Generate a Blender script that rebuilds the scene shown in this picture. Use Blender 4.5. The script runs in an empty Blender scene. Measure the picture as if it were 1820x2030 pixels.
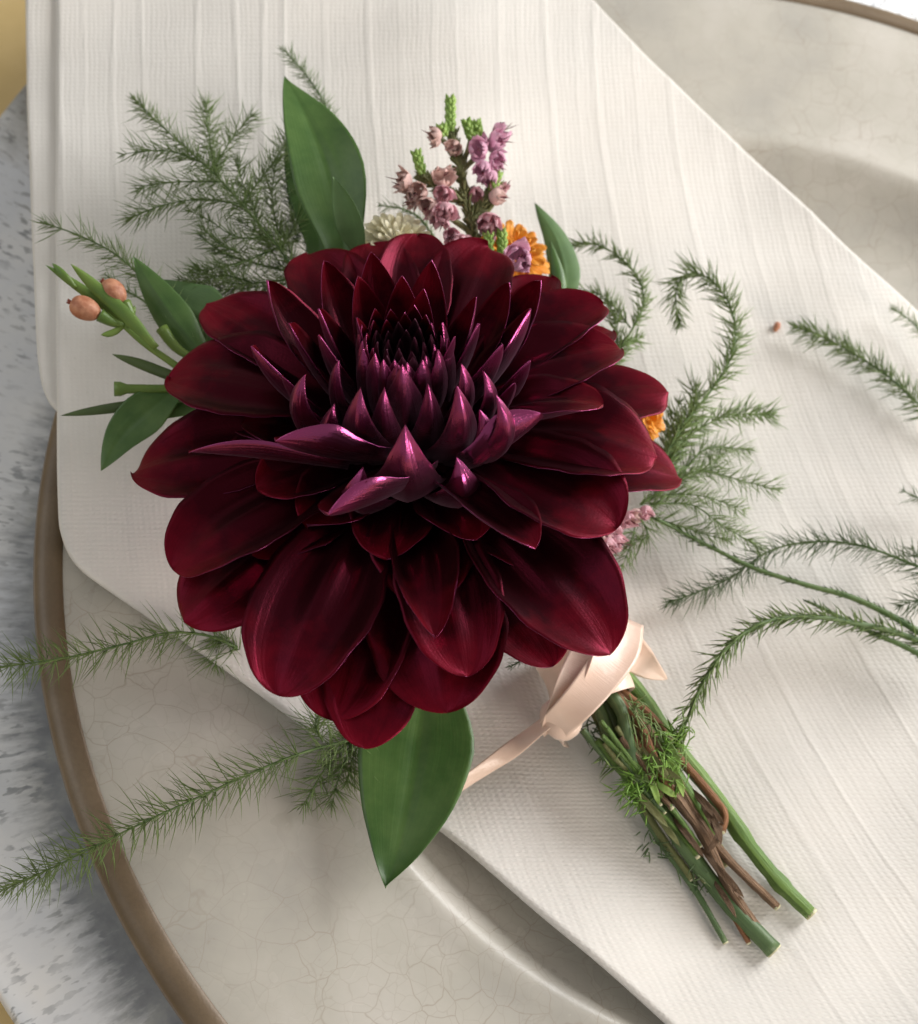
import bpy, math, random
import numpy as np
from mathutils import Vector, Matrix

rnd = random.Random(7)
scene = bpy.context.scene
COL = scene.collection

# ------------------------------------------------------------------ camera, world, lights, exposure
F, TILT, ROLL, DIST = 2800.0, 0.4517, 0.30, 0.2516      # focal length in photo pixels (1820 wide), radians, metres
PCX, PCY, ZR = 0.0595, 0.017, 0.030                     # plate centre and height of the plate rim
_cam = np.array([0, -DIST*math.sin(TILT), DIST*math.cos(TILT)])
_fwd = -_cam/DIST
_rt = np.array([1.0, 0, 0]); _up = np.cross(_rt, _fwd)
_c, _s = math.cos(ROLL), math.sin(ROLL)
IR = _c*_rt + _s*_up          # image right in world space
IU = -_s*_rt + _c*_up         # image up
CAM = _cam + np.array([0, 0, ZR])

cd = bpy.data.cameras.new('camera'); co = bpy.data.objects.new('camera', cd); COL.objects.link(co)
co.matrix_world = Matrix(((IR[0], IU[0], -_fwd[0], CAM[0]), (IR[1], IU[1], -_fwd[1], CAM[1]),
                          (IR[2], IU[2], -_fwd[2], CAM[2]), (0, 0, 0, 1)))
cd.sensor_fit = 'HORIZONTAL'; cd.sensor_width = 36; cd.lens = 36*F/1820
cd.clip_start = 0.01; cd.clip_end = 50
cd.dof.use_dof = True; cd.dof.focus_distance = 0.215; cd.dof.aperture_fstop = 30
scene.camera = co

w = bpy.data.worlds.new('World'); scene.world = w; w.use_nodes = True
bg = w.node_tree.nodes['Background']
bg.inputs['Color'].default_value = (1.0, 0.95, 0.87, 1); bg.inputs['Strength'].default_value = 0.39

def area(name, right, up, toward, dist, size, power, col, aim=(0.0, 0.0, 0.03)):
    """a window: placed by direction from the table, in image-right / image-up / vertical terms"""
    fr = np.array([IR[0], IR[1], 0]); fr /= np.linalg.norm(fr)
    fu = np.array([-fr[1], fr[0], 0])
    d = fr*right + fu*up + np.array([0, 0, toward]); d /= np.linalg.norm(d)
    p = np.array(aim) + d*dist
    L = bpy.data.lights.new(name, 'AREA'); L.shape = 'RECTANGLE'; L.size, L.size_y = size
    L.energy = power; L.color = col
    o = bpy.data.objects.new(name, L); COL.objects.link(o)
    o.location = p
    o.rotation_euler = Vector(-d).to_track_quat('-Z', 'Y').to_euler()
    return o
area('window_light', 1.0, 0.55, 0.52, 0.52, (0.26, 0.30), 3.7, (1.0, 0.99, 0.98))
area('front_window_light', 0.78, -0.74, 0.38, 0.80, (0.28, 0.24), 4.0, (1.0, 0.88, 0.78))
area('left_window_light', -1.0, 0.10, 0.75, 0.90, (0.60, 0.60), 1.6, (0.93, 0.96, 1.0))

scene.view_settings.view_transform = 'Standard'; scene.view_settings.look = 'None'
scene.view_settings.gamma = 1; scene.view_settings.exposure = 0.0
scene.view_settings.use_curve_mapping = False
scene.cycles.max_bounces = 6; scene.cycles.adaptive_threshold = 0.03; scene.cycles.use_denoising = True

# ------------------------------------------------------------------ pixel -> place
def ray(px, py):
    d = _fwd + IR*(px-910)/F + IU*(1015-py)/F
    return d
def P(px, py, z):                                   # point at height z (metres) seen at photo pixel
    d = ray(px, py); t = (z-CAM[2])/d[2]; return CAM + t*d
def PL(px, py, o, n):                               # point on a plane
    d = ray(px, py); t = np.dot(np.asarray(o)-CAM, n)/np.dot(d, n); return CAM + t*d
def sst(a, b, x):
    t = np.clip((x-a)/(b-a), 0, 1); return t*t*(3-2*t)
def undul(x, y):
    return (0.0009*np.sin(61*x+23*y+1.0) + 0.0007*np.sin(-37*x+88*y+2.2) + 0.0003*np.sin(140*x+60*y) + 0.0002*np.sin(210*x-170*y+0.7))
def nap_z(x, y):
    r = np.hypot(x-PCX, y-PCY)
    return 0.0225 + sst(0.066, 0.118, r)*0.0120 + undul(x, y)
def G(px, py, h=0.0):                               # point on the napkin, h metres above it
    z = 0.025
    for _ in range(12):
        q = P(px, py, z); z = float(nap_z(q[0], q[1])) + h
    return P(px, py, z)
def catmull(pts, n):
    pts = [np.asarray(p, float) for p in pts]
    if len(pts) == 2:
        return [pts[0]*(1-i/(n-1)) + pts[1]*i/(n-1) for i in range(n)]
    ext = [2*pts[0]-pts[1]] + pts + [2*pts[-1]-pts[-2]]
    seg = [np.linalg.norm(pts[i+1]-pts[i]) for i in range(len(pts)-1)]
    cum = np.concatenate([[0], np.cumsum(seg)]); out = []
    for i in range(n):
        s = cum[-1]*i/(n-1); k = min(int(np.searchsorted(cum, s, 'right'))-1, len(seg)-1)
        t = (s-cum[k])/max(seg[k], 1e-12); a, b, c, d = ext[k:k+4]
        out.append(0.5*((2*b)+(-a+c)*t+(2*a-5*b+4*c-d)*t*t+(-a+3*b-3*c+d)*t**3))
    return out
def unit(v):
    n = np.linalg.norm(v); return v/n if n > 1e-12 else v

# ------------------------------------------------------------------ materials
class N:
    def __init__(self, name):
        self.m = bpy.data.materials.new(name); self.m.use_nodes = True
        self.t = self.m.node_tree; self.b = self.t.nodes['Principled BSDF']; self.out = self.t.nodes['Material Output']
    def n(self, typ, **kw):
        nd = self.t.nodes.new(typ)
        for k, v in kw.items():
            if k.startswith('_'): setattr(nd, k[1:], v)
            else: self.set(nd, k, v)
        return nd
    def set(self, nd, k, v):
        key = int(k[1:]) if k[0] == 'i' and k[1:].isdigit() else k.replace('__', ' ')
        s = nd.inputs[key]
        if hasattr(v, 'is_output') or isinstance(v, bpy.types.NodeSocket): self.t.links.new(v, s)
        else: s.default_value = v
    def p(self, **kw):
        for k, v in kw.items(): self.set(self.b, k, v)
    def math(self, op, a, b=0.0, c=None):
        nd = self.n('ShaderNodeMath', _operation=op); self.set(nd, 'i0', a); self.set(nd, 'i1', b)
        if c is not None: self.set(nd, 'i2', c)
        return nd.outputs[0]
    def ramp(self, fac, stops):
        nd = self.n('ShaderNodeValToRGB'); self.t.links.new(fac, nd.inputs[0]); e = nd.color_ramp.elements
        while len(e) < len(stops): e.new(0.5)
        for el, (pos, c) in zip(e, stops): el.position = pos; el.color = (*c, 1) if len(c) == 3 else c
        return nd.outputs[0]
    def mix(self, f, a, b, mode='MIX'):
        nd = self.n('ShaderNodeMix', _data_type='RGBA', _blend_type=mode)
        self.set(nd, 'i0', f)
        for k, v in ((6, a), (7, b)):
            s = nd.inputs[k]
            if isinstance(v, bpy.types.NodeSocket): self.t.links.new(v, s)
            else: s.default_value = (*v, 1) if len(v) == 3 else v
        return nd.outputs[2]
    def noise(self, vec, scale, detail=4, rough=0.55):
        nd = self.n('ShaderNodeTexNoise', Scale=scale, Detail=detail, Roughness=rough)
        if vec is not None: self.t.links.new(vec, nd.inputs['Vector'])
        return nd.outputs['Fac']
    def bump(self, h, strength, dist, normal=None):
        nd = self.n('ShaderNodeBump', Strength=strength, Distance=dist); self.t.links.new(h, nd.inputs['Height'])
        if normal is not None: self.t.links.new(normal, nd.inputs['Normal'])
        return nd.outputs[0]
    def coord(self, which='Object'):
        return self.n('ShaderNodeTexCoord').outputs[which]
    def mapping(self, vec, scale=(1, 1, 1), loc=(0, 0, 0)):
        nd = self.n('ShaderNodeMapping'); self.t.links.new(vec, nd.inputs['Vector'])
        nd.inputs['Scale'].default_value = scale; nd.inputs['Location'].default_value = loc
        return nd.outputs[0]
    def translucent(self, col, fac, normal=None):
        tr = self.n('ShaderNodeBsdfTranslucent')
        if isinstance(col, bpy.types.NodeSocket): self.t.links.new(col, tr.inputs[0])
        else: tr.inputs[0].default_value = (*col, 1)
        mx = self.n('ShaderNodeMixShader'); mx.inputs[0].default_value = fac
        self.t.links.new(self.b.outputs[0], mx.inputs[1]); self.t.links.new(tr.outputs[0], mx.inputs[2])
        self.t.links.new(mx.outputs[0], self.out.inputs[0])

M = {}
def m_petal(name, deep, mid, tip, spec_tint, rough, sheen, sheen_tint, trans, spec=0.4, gloss=None):
    k = N(name); uv = k.coord('UV')
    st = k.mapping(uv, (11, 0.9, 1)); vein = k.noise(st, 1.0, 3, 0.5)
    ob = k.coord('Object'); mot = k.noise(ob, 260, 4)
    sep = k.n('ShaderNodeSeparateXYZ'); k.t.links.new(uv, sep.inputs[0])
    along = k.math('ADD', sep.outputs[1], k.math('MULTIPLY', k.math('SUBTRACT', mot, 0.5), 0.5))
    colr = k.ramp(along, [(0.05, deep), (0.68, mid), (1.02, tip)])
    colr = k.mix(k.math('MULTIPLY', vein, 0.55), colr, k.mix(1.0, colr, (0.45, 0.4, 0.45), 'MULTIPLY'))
    fine = k.noise(ob, 2600, 2)
    nb = k.bump(vein, 0.20, 0.0008); nb = k.bump(fine, 0.18, 0.00018, nb)
    k.p(Base__Color=colr, Roughness=rough, Normal=nb)
    k.b.inputs['Specular IOR Level'].default_value = spec
    k.b.inputs['Specular Tint'].default_value = (*spec_tint, 1)
    k.b.inputs['Sheen Weight'].default_value = sheen
    k.b.inputs['Sheen Roughness'].default_value = 0.45
    k.b.inputs['Sheen Tint'].default_value = (*sheen_tint, 1)
    k.translucent(tip, trans)
    if gloss:
        gl = k.n('ShaderNodeBsdfGlossy'); gl.inputs['Color'].default_value = (*gloss[0], 1); gl.inputs['Roughness'].default_value = gloss[1]
        k.t.links.new(nb, gl.inputs['Normal'])
        last = k.out.inputs[0].links[0].from_socket
        mx = k.n('ShaderNodeMixShader'); mx.inputs[0].default_value = gloss[2]
        k.t.links.new(last, mx.inputs[1]); k.t.links.new(gl.outputs[0], mx.inputs[2]); k.t.links.new(mx.outputs[0], k.out.inputs[0])
    return k.m
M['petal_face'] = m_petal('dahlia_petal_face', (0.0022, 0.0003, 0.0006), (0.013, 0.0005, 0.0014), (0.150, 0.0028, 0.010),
                          (1.0, 0.25, 0.40), 0.44, 0.02, (0.9, 0.35, 0.45), 0.17, 0.18, ((0.85, 0.04, 0.14), 0.30, 0.034))  # dark base, red tips: petal colour, with shaded depths and lit tips coloured in
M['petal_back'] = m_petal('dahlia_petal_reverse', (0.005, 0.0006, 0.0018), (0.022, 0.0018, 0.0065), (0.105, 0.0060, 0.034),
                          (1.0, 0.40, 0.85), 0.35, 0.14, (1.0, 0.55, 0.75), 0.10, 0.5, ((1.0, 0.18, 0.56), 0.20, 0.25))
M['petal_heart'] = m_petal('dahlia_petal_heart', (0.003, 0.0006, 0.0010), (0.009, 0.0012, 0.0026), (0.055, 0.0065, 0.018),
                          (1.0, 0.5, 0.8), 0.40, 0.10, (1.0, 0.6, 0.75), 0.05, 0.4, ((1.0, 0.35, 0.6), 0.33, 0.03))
def m_leaf(name, a, b, vein_amt=0.4, rough=0.42, trans=0.14, spec=0.5, lines=34):
    k = N(name); uv = k.coord('UV'); ob = k.coord('Object')
    st = k.noise(k.mapping(uv, (lines, 0.8, 1)), 1.0, 3, 0.5)
    mot = k.ramp(k.noise(ob, 130, 6, 0.65), [(0.34, (0, 0, 0)), (0.68, (1, 1, 1))])
    colr = k.mix(mot, a, b)
    colr = k.mix(k.math('MULTIPLY', st, vein_amt), colr, k.mix(1.0, colr, (1.35, 1.3, 1.25), 'MULTIPLY'))
    k.p(Base__Color=colr, Roughness=rough, Normal=k.bump(st, 0.12, 0.0005))
    k.b.inputs['Specular IOR Level'].default_value = spec
    k.translucent(b, trans); return k.m
M['leaf'] = m_leaf('ruscus_leaf', (0.038, 0.100, 0.018), (0.085, 0.165, 0.040), 0.7)
M['leaf_pale'] = m_leaf('ruscus_leaf_underside', (0.075, 0.150, 0.050), (0.105, 0.200, 0.065), 0.5, 0.55)
M['wax_leaf'] = m_leaf('wax_flower_leaf', (0.10, 0.19, 0.035), (0.19, 0.28, 0.055), 0.3, 0.4)
M['olive_leaf'] = m_leaf('olive_leaf', (0.060, 0.10, 0.030), (0.10, 0.15, 0.045), 0.3, 0.5)
def m_simple(name, a, b, scale=300, rough=0.5, trans=0.0, bump=0.3, spec=0.5, detail=4, dist=0.0004, stretch=None):
    k = N(name); v = k.coord('UV') if stretch else k.coord('Object')
    if stretch: v = k.mapping(v, stretch)
    f = k.noise(v, 1.0 if stretch else scale, detail)
    k.p(Base__Color=k.ramp(f, [(0.3, a), (0.7, b)]), Roughness=rough, Normal=k.bump(f, bump, dist))
    k.b.inputs['Specular IOR Level'].default_value = spec
    if trans: k.translucent(b, trans)
    return k.m
M['needle'] = m_simple('fern_needle', (0.140, 0.215, 0.062), (0.235, 0.330, 0.110), 180, 0.5, 0.3)
M['needle_dark'] = m_simple('fern_needle_dark', (0.080, 0.140, 0.055), (0.140, 0.210, 0.080), 180, 0.5, 0.25)
M['needle_pale'] = m_simple('fern_needle_pale', (0.20, 0.28, 0.13), (0.28, 0.37, 0.18), 180, 0.5, 0.3)
M['needle_bright'] = m_simple('fern_needle_bright', (0.15, 0.33, 0.04), (0.28, 0.46, 0.09), 180, 0.45, 0.2)
M['fern_stem'] = m_simple('fern_stem', (0.06, 0.12, 0.03), (0.11, 0.17, 0.05), 300, 0.5)
M['stem_green'] = m_simple('green_stem', (0.060, 0.140, 0.020), (0.190, 0.300, 0.070), 0, 0.50, 0.05, 0.9, 0.4, 5, 0.0005, (16, 3, 1))
M['stem_dark'] = m_simple('dark_green_stem', (0.045, 0.095, 0.030), (0.115, 0.175, 0.065), 0, 0.5, 0, 0.4, 0.5, 4, 0.0004, (14, 3, 1))
M['stem_olive'] = m_simple('olive_stem', (0.10, 0.12, 0.035), (0.22, 0.22, 0.09), 0, 0.55, 0, 0.5, 0.4, 4, 0.0005, (14, 4, 1))
M['bark'] = m_simple('woody_stem', (0.085, 0.048, 0.026), (0.30, 0.19, 0.115), 0, 0.7, 0, 0.9, 0.3, 6, 0.0008, (18, 5, 1))
M['bark_red'] = m_simple('reddish_woody_stem', (0.12, 0.048, 0.022), (0.33, 0.16, 0.075), 0, 0.65, 0, 0.7, 0.3, 5, 0.0006, (18, 5, 1))
M['cut'] = m_simple('cut_stem_end', (0.42, 0.40, 0.22), (0.62, 0.60, 0.42), 900, 0.7)
M['bud'] = m_simple('salmon_bud', (0.36, 0.115, 0.055), (0.60, 0.29, 0.17), 700, 0.55, 0.05, 0.6)
M['bud_tip'] = m_simple('bud_tip', (0.20, 0.035, 0.02), (0.32, 0.07, 0.03), 420, 0.6)
M['heather_pink'] = m_simple('heather_bell', (0.72, 0.38, 0.46), (0.88, 0.60, 0.65), 500, 0.5, 0.35)
M['heather_mauve'] = m_simple('heather_bell_mauve', (0.72, 0.38, 0.55), (0.88, 0.58, 0.72), 500, 0.5, 0.35)
M['heather_dry'] = m_simple('heather_bell_faded', (0.68, 0.43, 0.41), (0.86, 0.66, 0.60), 500, 0.6, 0.3)
M['heather_core'] = m_simple('heather_core', (0.10, 0.02, 0.03), (0.20, 0.05, 0.05), 500, 0.6)
M['heather_tip'] = m_simple('heather_shoot', (0.20, 0.34, 0.06), (0.34, 0.50, 0.12), 600, 0.5, 0.1)
M['orange'] = m_simple('orange_floret', (0.72, 0.25, 0.018), (0.86, 0.42, 0.05), 420, 0.5, 0.22)
M['cream'] = m_simple('cream_floret', (0.86, 0.80, 0.55), (0.93, 0.90, 0.74), 300, 0.5, 0.3)
M['calyx'] = m_simple('calyx', (0.05, 0.11, 0.03), (0.10, 0.18, 0.05), 300, 0.5)

def m_satin():
    k = N('peach_satin_ribbon'); uv = k.coord('UV')
    th = k.noise(k.mapping(uv, (1.0, 260, 1)), 1.0, 2)
    wv = k.noise(k.coord('Object'), 120, 3)
    k.p(Base__Color=k.ramp(wv, [(0.3, (0.80, 0.58, 0.46)), (0.7, (0.86, 0.66, 0.54))]), Roughness=0.24,
        Normal=k.bump(wv, 0.12, 0.0015, k.bump(th, 0.25, 0.0002)))
    k.b.inputs['Anisotropic'].default_value = 0.6; k.b.inputs['Sheen Weight'].default_value = 0.25
    k.b.inputs['Specular IOR Level'].default_value = 0.7
    k.translucent((0.85, 0.65, 0.5), 0.12); return k.m
M['satin'] = m_satin()

def m_linen():
    k = N('white_linen'); uv = k.coord('UV'); sep = k.n('ShaderNodeSeparateXYZ'); k.t.links.new(uv, sep.inputs[0])
    ob = k.coord('Object')
    wob = k.noise(ob, 90, 3); wob2 = k.noise(k.mapping(ob, (1, 1, 1), (3, 5, 1)), 90, 3)
    U = k.math('ADD', sep.outputs[0], k.math('MULTIPLY', wob, 0.014))
    V = k.math('ADD', sep.outputs[1], k.math('MULTIPLY', wob2, 0.014))
    fu, fv = 2*math.pi/0.0094, 2*math.pi/0.0086           # one thread in uv units (1.0 = 1000 photo px)
    su = k.math('SINE', k.math('MULTIPLY', U, fu)); sv = k.math('SINE', k.math('MULTIPLY', V, fv))
    knots = k.math('ADD', k.math('MULTIPLY', k.math('MULTIPLY', k.math('ADD', su, 1.0), k.math('ADD', sv, 1.0)), 0.25), 0.0)
    warp = k.noise(k.mapping(uv, (120, 26, 1)), 1.0, 2, 0.5); weft = k.noise(k.mapping(uv, (26, 130, 1)), 1.0, 2, 0.5)
    weave = k.math('ADD', k.math('MULTIPLY', knots, 0.46), k.math('MULTIPLY', k.math('ADD', warp, weft), 0.55))
    slub = k.noise(k.mapping(uv, (70, 2.2, 1)), 1.0, 4, 0.6)
    slubv = k.noise(k.mapping(uv, (2.2, 60, 1)), 1.0, 4, 0.6)
    stain = k.noise(ob, 34, 4)
    h = k.math('ADD', weave, k.math('MULTIPLY', k.math('ADD', slub, slubv), 0.55))
    colr = k.ramp(stain, [(0.25, (0.67, 0.645, 0.605)), (0.75, (0.755, 0.735, 0.70))])
    colr = k.mix(k.math('MULTIPLY', k.math('SUBTRACT', 1.0, weave), 0.14), colr, (0.55, 0.51, 0.45))
    colr = k.mix(k.math('MULTIPLY', slub, 0.10), colr, (0.60, 0.57, 0.51))
    k.p(Base__Color=colr, Roughness=0.85, Normal=k.bump(h, 0.5, 0.00020))
    k.b.inputs['Specular IOR Level'].default_value = 0.25
    k.b.inputs['Sheen Weight'].default_value = 0.15
    k.translucent((0.8, 0.77, 0.7), 0.10)
    return k.m
M['linen'] = m_linen()

def m_glaze():
    k = N('crackle_glaze'); ob = k.coord('Object')
    dn = k.n('ShaderNodeTexNoise', Scale=55.0, Detail=4.0); k.t.links.new(ob, dn.inputs['Vector'])
    off = k.n('ShaderNodeVectorMath', _operation='MULTIPLY_ADD'); k.t.links.new(dn.outputs['Color'], off.inputs[0])
    off.inputs[1].default_value = (0.010, 0.010, 0.010); k.t.links.new(ob, off.inputs[2])
    def crack(scale, wid):
        vo = k.n('ShaderNodeTexVoronoi', _feature='DISTANCE_TO_EDGE', Scale=scale); k.t.links.new(off.outputs[0], vo.inputs['Vector'])
        return k.ramp(vo.outputs['Distance'], [(0.0, (1, 1, 1)), (wid, (0, 0, 0))])
    big = crack(165, 0.020); small = crack(330, 0.030)
    fade = k.ramp(k.noise(ob, 30, 3), [(0.36, (0.12, 0.12, 0.12)), (0.62, (1, 1, 1))])
    lines = k.math('MULTIPLY', k.math('MAXIMUM', k.math('MULTIPLY', big, 0.42), k.math('MULTIPLY', small, 0.20)), fade)
    tone = k.ramp(k.noise(ob, 42, 5), [(0.3, (0.36, 0.345, 0.31)), (0.5, (0.43, 0.41, 0.36)), (0.72, (0.50, 0.475, 0.43))])
    speck = k.ramp(k.noise(ob, 620, 2), [(0.70, (0, 0, 0)), (0.78, (1, 1, 1))])
    tone = k.mix(k.math('MULTIPLY', speck, 0.25), tone, (0.30, 0.25, 0.2))
    colr = k.mix(lines, tone, (0.23, 0.175, 0.125))
    k.p(Base__Color=colr, Roughness=k.ramp(k.noise(ob, 70, 3), [(0.3, (0.20, 0.20, 0.20)), (0.7, (0.34, 0.34, 0.34))]),
        Normal=k.bump(k.noise(ob, 160, 4), 0.10, 0.0006))
    k.b.inputs['Specular IOR Level'].default_value = 0.4
    return k.m
M['glaze'] = m_glaze()
def m_bronze():
    k = N('brown_glazed_rim'); ob = k.coord('Object')
    f = k.noise(ob, 75, 5); g = k.noise(ob, 1500, 2)
    c = k.ramp(f, [(0.3, (0.115, 0.078, 0.043)), (0.7, (0.190, 0.138, 0.085))])
    c = k.mix(k.math('MULTIPLY', g, 0.35), c, (0.06, 0.045, 0.03))
    k.p(Base__Color=c, Roughness=0.42, Metallic=0.1, Normal=k.bump(g, 0.15, 0.0003)); return k.m
M['bronze'] = m_bronze()
def m_charger():
    k = N('mottled_charger_glaze'); ob = k.coord('Object')
    sp = k.n('ShaderNodeSeparateXYZ'); k.t.links.new(ob, sp.inputs[0])
    x = k.math('SUBTRACT', sp.outputs[0], PCX); y = k.math('SUBTRACT', sp.outputs[1], PCY)
    r = k.math('SQRT', k.math('ADD', k.math('MULTIPLY', x, x), k.math('MULTIPLY', y, y)))
    th = k.math('ARCTAN2', y, x)
    # dashes combed outwards from the plate
    cb = k.n('ShaderNodeCombineXYZ'); k.set(cb, 'i0', k.math('MULTIPLY', r, 330.0)); k.set(cb, 'i1', k.math('MULTIPLY', k.math('ADD', th, 4.0), 118.0))
    dash = k.ramp(k.noise(cb.outputs[0], 1.0, 2, 0.5), [(0.545, (0, 0, 0)), (0.61, (1, 1, 1))])
    patch = k.ramp(k.noise(ob, 75, 4), [(0.40, (0.1, 0.1, 0.1)), (0.6, (1, 1, 1))])
    dash = k.math('MULTIPLY', dash, patch)
    cb2 = k.n('ShaderNodeCombineXYZ'); k.set(cb2, 'i0', k.math('MULTIPLY', r, 130.0)); k.set(cb2, 'i1', k.math('MULTIPLY', k.math('ADD', th, 4.0), 75.0))
    fray = k.noise(cb2.outputs[0], 1.0, 6, 0.65)
    rf = k.math('ADD', r, k.math('MULTIPLY', k.math('SUBTRACT', fray, 0.5), 0.014))
    white = k.ramp(k.noise(ob, 45, 5), [(0.35, (0.70, 0.73, 0.78)), (0.6, (0.82, 0.83, 0.84)), (0.8, (0.86, 0.84, 0.79))])
    grey = k.ramp(k.noise(ob, 110, 6, 0.65), [(0.3, (0.175, 0.19, 0.215)), (0.55, (0.30, 0.315, 0.33)), (0.8, (0.46, 0.47, 0.45))])
    colr = k.mix(k.math('MULTIPLY', dash, 0.9), white, grey)
    inner = k.ramp(k.math('DIVIDE', rf, 0.2), [(0.690, (1, 1, 1)), (0.725, (0, 0, 0))])  # grey ring around the plate: glaze tone, with its contact shadow coloured in
    colr = k.mix(inner, colr, grey)
    # greyer, brown-freckled glaze towards the outer lip
    fr = k.ramp(k.noise(ob, 300, 4), [(0.50, (0, 0, 0)), (0.60, (1, 1, 1))])
    lip = k.mix(k.math('MULTIPLY', fr, 0.8), (0.30, 0.30, 0.285), (0.13, 0.105, 0.085))
    rl = k.n('ShaderNodeVectorMath', _operation='DISTANCE'); k.t.links.new(ob, rl.inputs[0]); rl.inputs[1].default_value = (-0.105, 0.095, 0.012)
    side = k.ramp(k.math('ADD', rl.outputs['Value'], k.math('MULTIPLY', k.math('SUBTRACT', fray, 0.5), 0.02)), [(0.026, (1, 1, 1)), (0.042, (0, 0, 0))])
    colr = k.mix(side, colr, lip)
    k.p(Base__Color=colr, Roughness=0.36, Normal=k.bump(fray, 0.12, 0.0006)); return k.m
M['charger'] = m_charger()
M['table'] = m_simple('tan_tabletop', (0.55, 0.40, 0.17), (0.66, 0.50, 0.24), 40, 0.5, 0, 0.15, 0.4, 6)

# ------------------------------------------------------------------ mesh helpers
def link(name, me, mats, parent=None):
    o = bpy.data.objects.new(name, me); COL.objects.link(o)
    if not me.materials:
        for m in (mats if isinstance(mats, (list, tuple)) else [mats]): me.materials.append(M[m] if isinstance(m, str) else m)
    if parent is not None:
        o.parent = parent
        if parent.type == 'EMPTY': o.location = -parent.location
    return o
def mk(name, verts, faces, mats, parent=None, uvs=None, fmat=None, smooth=True):
    me = bpy.data.meshes.new(name)
    me.from_pydata([tuple(map(float, v)) for v in verts], [], faces)
    if uvs is not None:
        ul = me.uv_layers.new(name='UVMap')
        li = np.zeros(len(me.loops), dtype=np.int32); me.loops.foreach_get('vertex_index', li)
        ul.data.foreach_set('uv', np.asarray(uvs, dtype=np.float32)[li].ravel())
    if fmat is not None: me.polygons.foreach_set('material_index', fmat)
    if smooth: me.polygons.foreach_set('use_smooth', [True]*len(me.polygons))
    me.update()
    return link(name, me, mats, parent)
def empty(name, loc):
    o = bpy.data.objects.new(name, None); COL.objects.link(o); o.location = loc; o.empty_display_size = 0.01; return o
def tag(o, label, cat, group=None):
    o['label'] = label; o['category'] = cat
    if group: o['group'] = group
    return o
def lathe(name, prof, cx, cy, seg, mats, parent=None, matof=None):
    V, Fc, fm = [], [], []
    for (r, z) in prof:
        for j in range(seg):
            a = 2*math.pi*j/seg; V.append((cx+r*math.cos(a), cy+r*math.sin(a), z))
    for i in range(len(prof)-1):
        for j in range(seg):
            k = (j+1) % seg; Fc.append((i*seg+j, i*seg+k, (i+1)*seg+k, (i+1)*seg+j)); fm.append(matof[i] if matof else 0)
    return mk(name, V, Fc, mats, parent, None, fm)

class Buf:
    """collects tubes and needles for one mesh"""
    def __init__(self): self.V, self.F, self.U = [], [], []
    def tube(self, pts, rad, seg=8, cap=True, jit=0.0):
        pts = [np.asarray(p, float) for p in pts]; n = len(pts); b0 = len(self.V)
        t0 = unit(pts[1]-pts[0]); u = unit(np.cross(t0, [0.13, 0.31, 0.94]))
        for i in range(n):
            t = unit(pts[min(i+1, n-1)]-pts[max(i-1, 0)]); u = unit(u-t*np.dot(u, t)); v = np.cross(t, u)
            r = rad(i/(n-1)) if callable(rad) else rad
            for j in range(seg):
                a = 2*math.pi*j/seg; rr = r*(1+jit*rnd.uniform(-1, 1))
                self.V.append(pts[i]+rr*(math.cos(a)*u+math.sin(a)*v)); self.U.append((j/seg, i/(n-1)))
        for i in range(n-1):
            for j in range(seg):
                k = (j+1) % seg; self.F.append((b0+i*seg+j, b0+i*seg+k, b0+(i+1)*seg+k, b0+(i+1)*seg+j))
        if cap:
            self.F.append(tuple(b0+j for j in range(seg))[::-1]); self.F.append(tuple(b0+(n-1)*seg+j for j in range(seg)))
    def needle(self, p, d, L, wd, bend=None):
        d = unit(d); u = unit(np.cross(d, [0.3, 0.5, 0.81])); v = np.cross(d, u); b = len(self.V)
        m = p+d*L*0.55; e = p+d*L
        if bend is not None: e = e+bend*L*0.18; m = m+bend*L*0.05
        for c, r in ((p, wd*0.5), (m, wd*0.5)):
            for j in range(3):
                a = 2.094*j; self.V.append(c+r*(math.cos(a)*u+math.sin(a)*v)); self.U.append((j/3, 0))
        self.V.append(e); self.U.append((0, 1))
        for j in range(3):
            k = (j+1) % 3; self.F.append((b+j, b+k, b+3+k, b+3+j)); self.F.append((b+3+j, b+3+k, b+6))
    def build(self, name, mats, parent=None): return mk(name, self.V, self.F, mats, parent, self.U)

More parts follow.
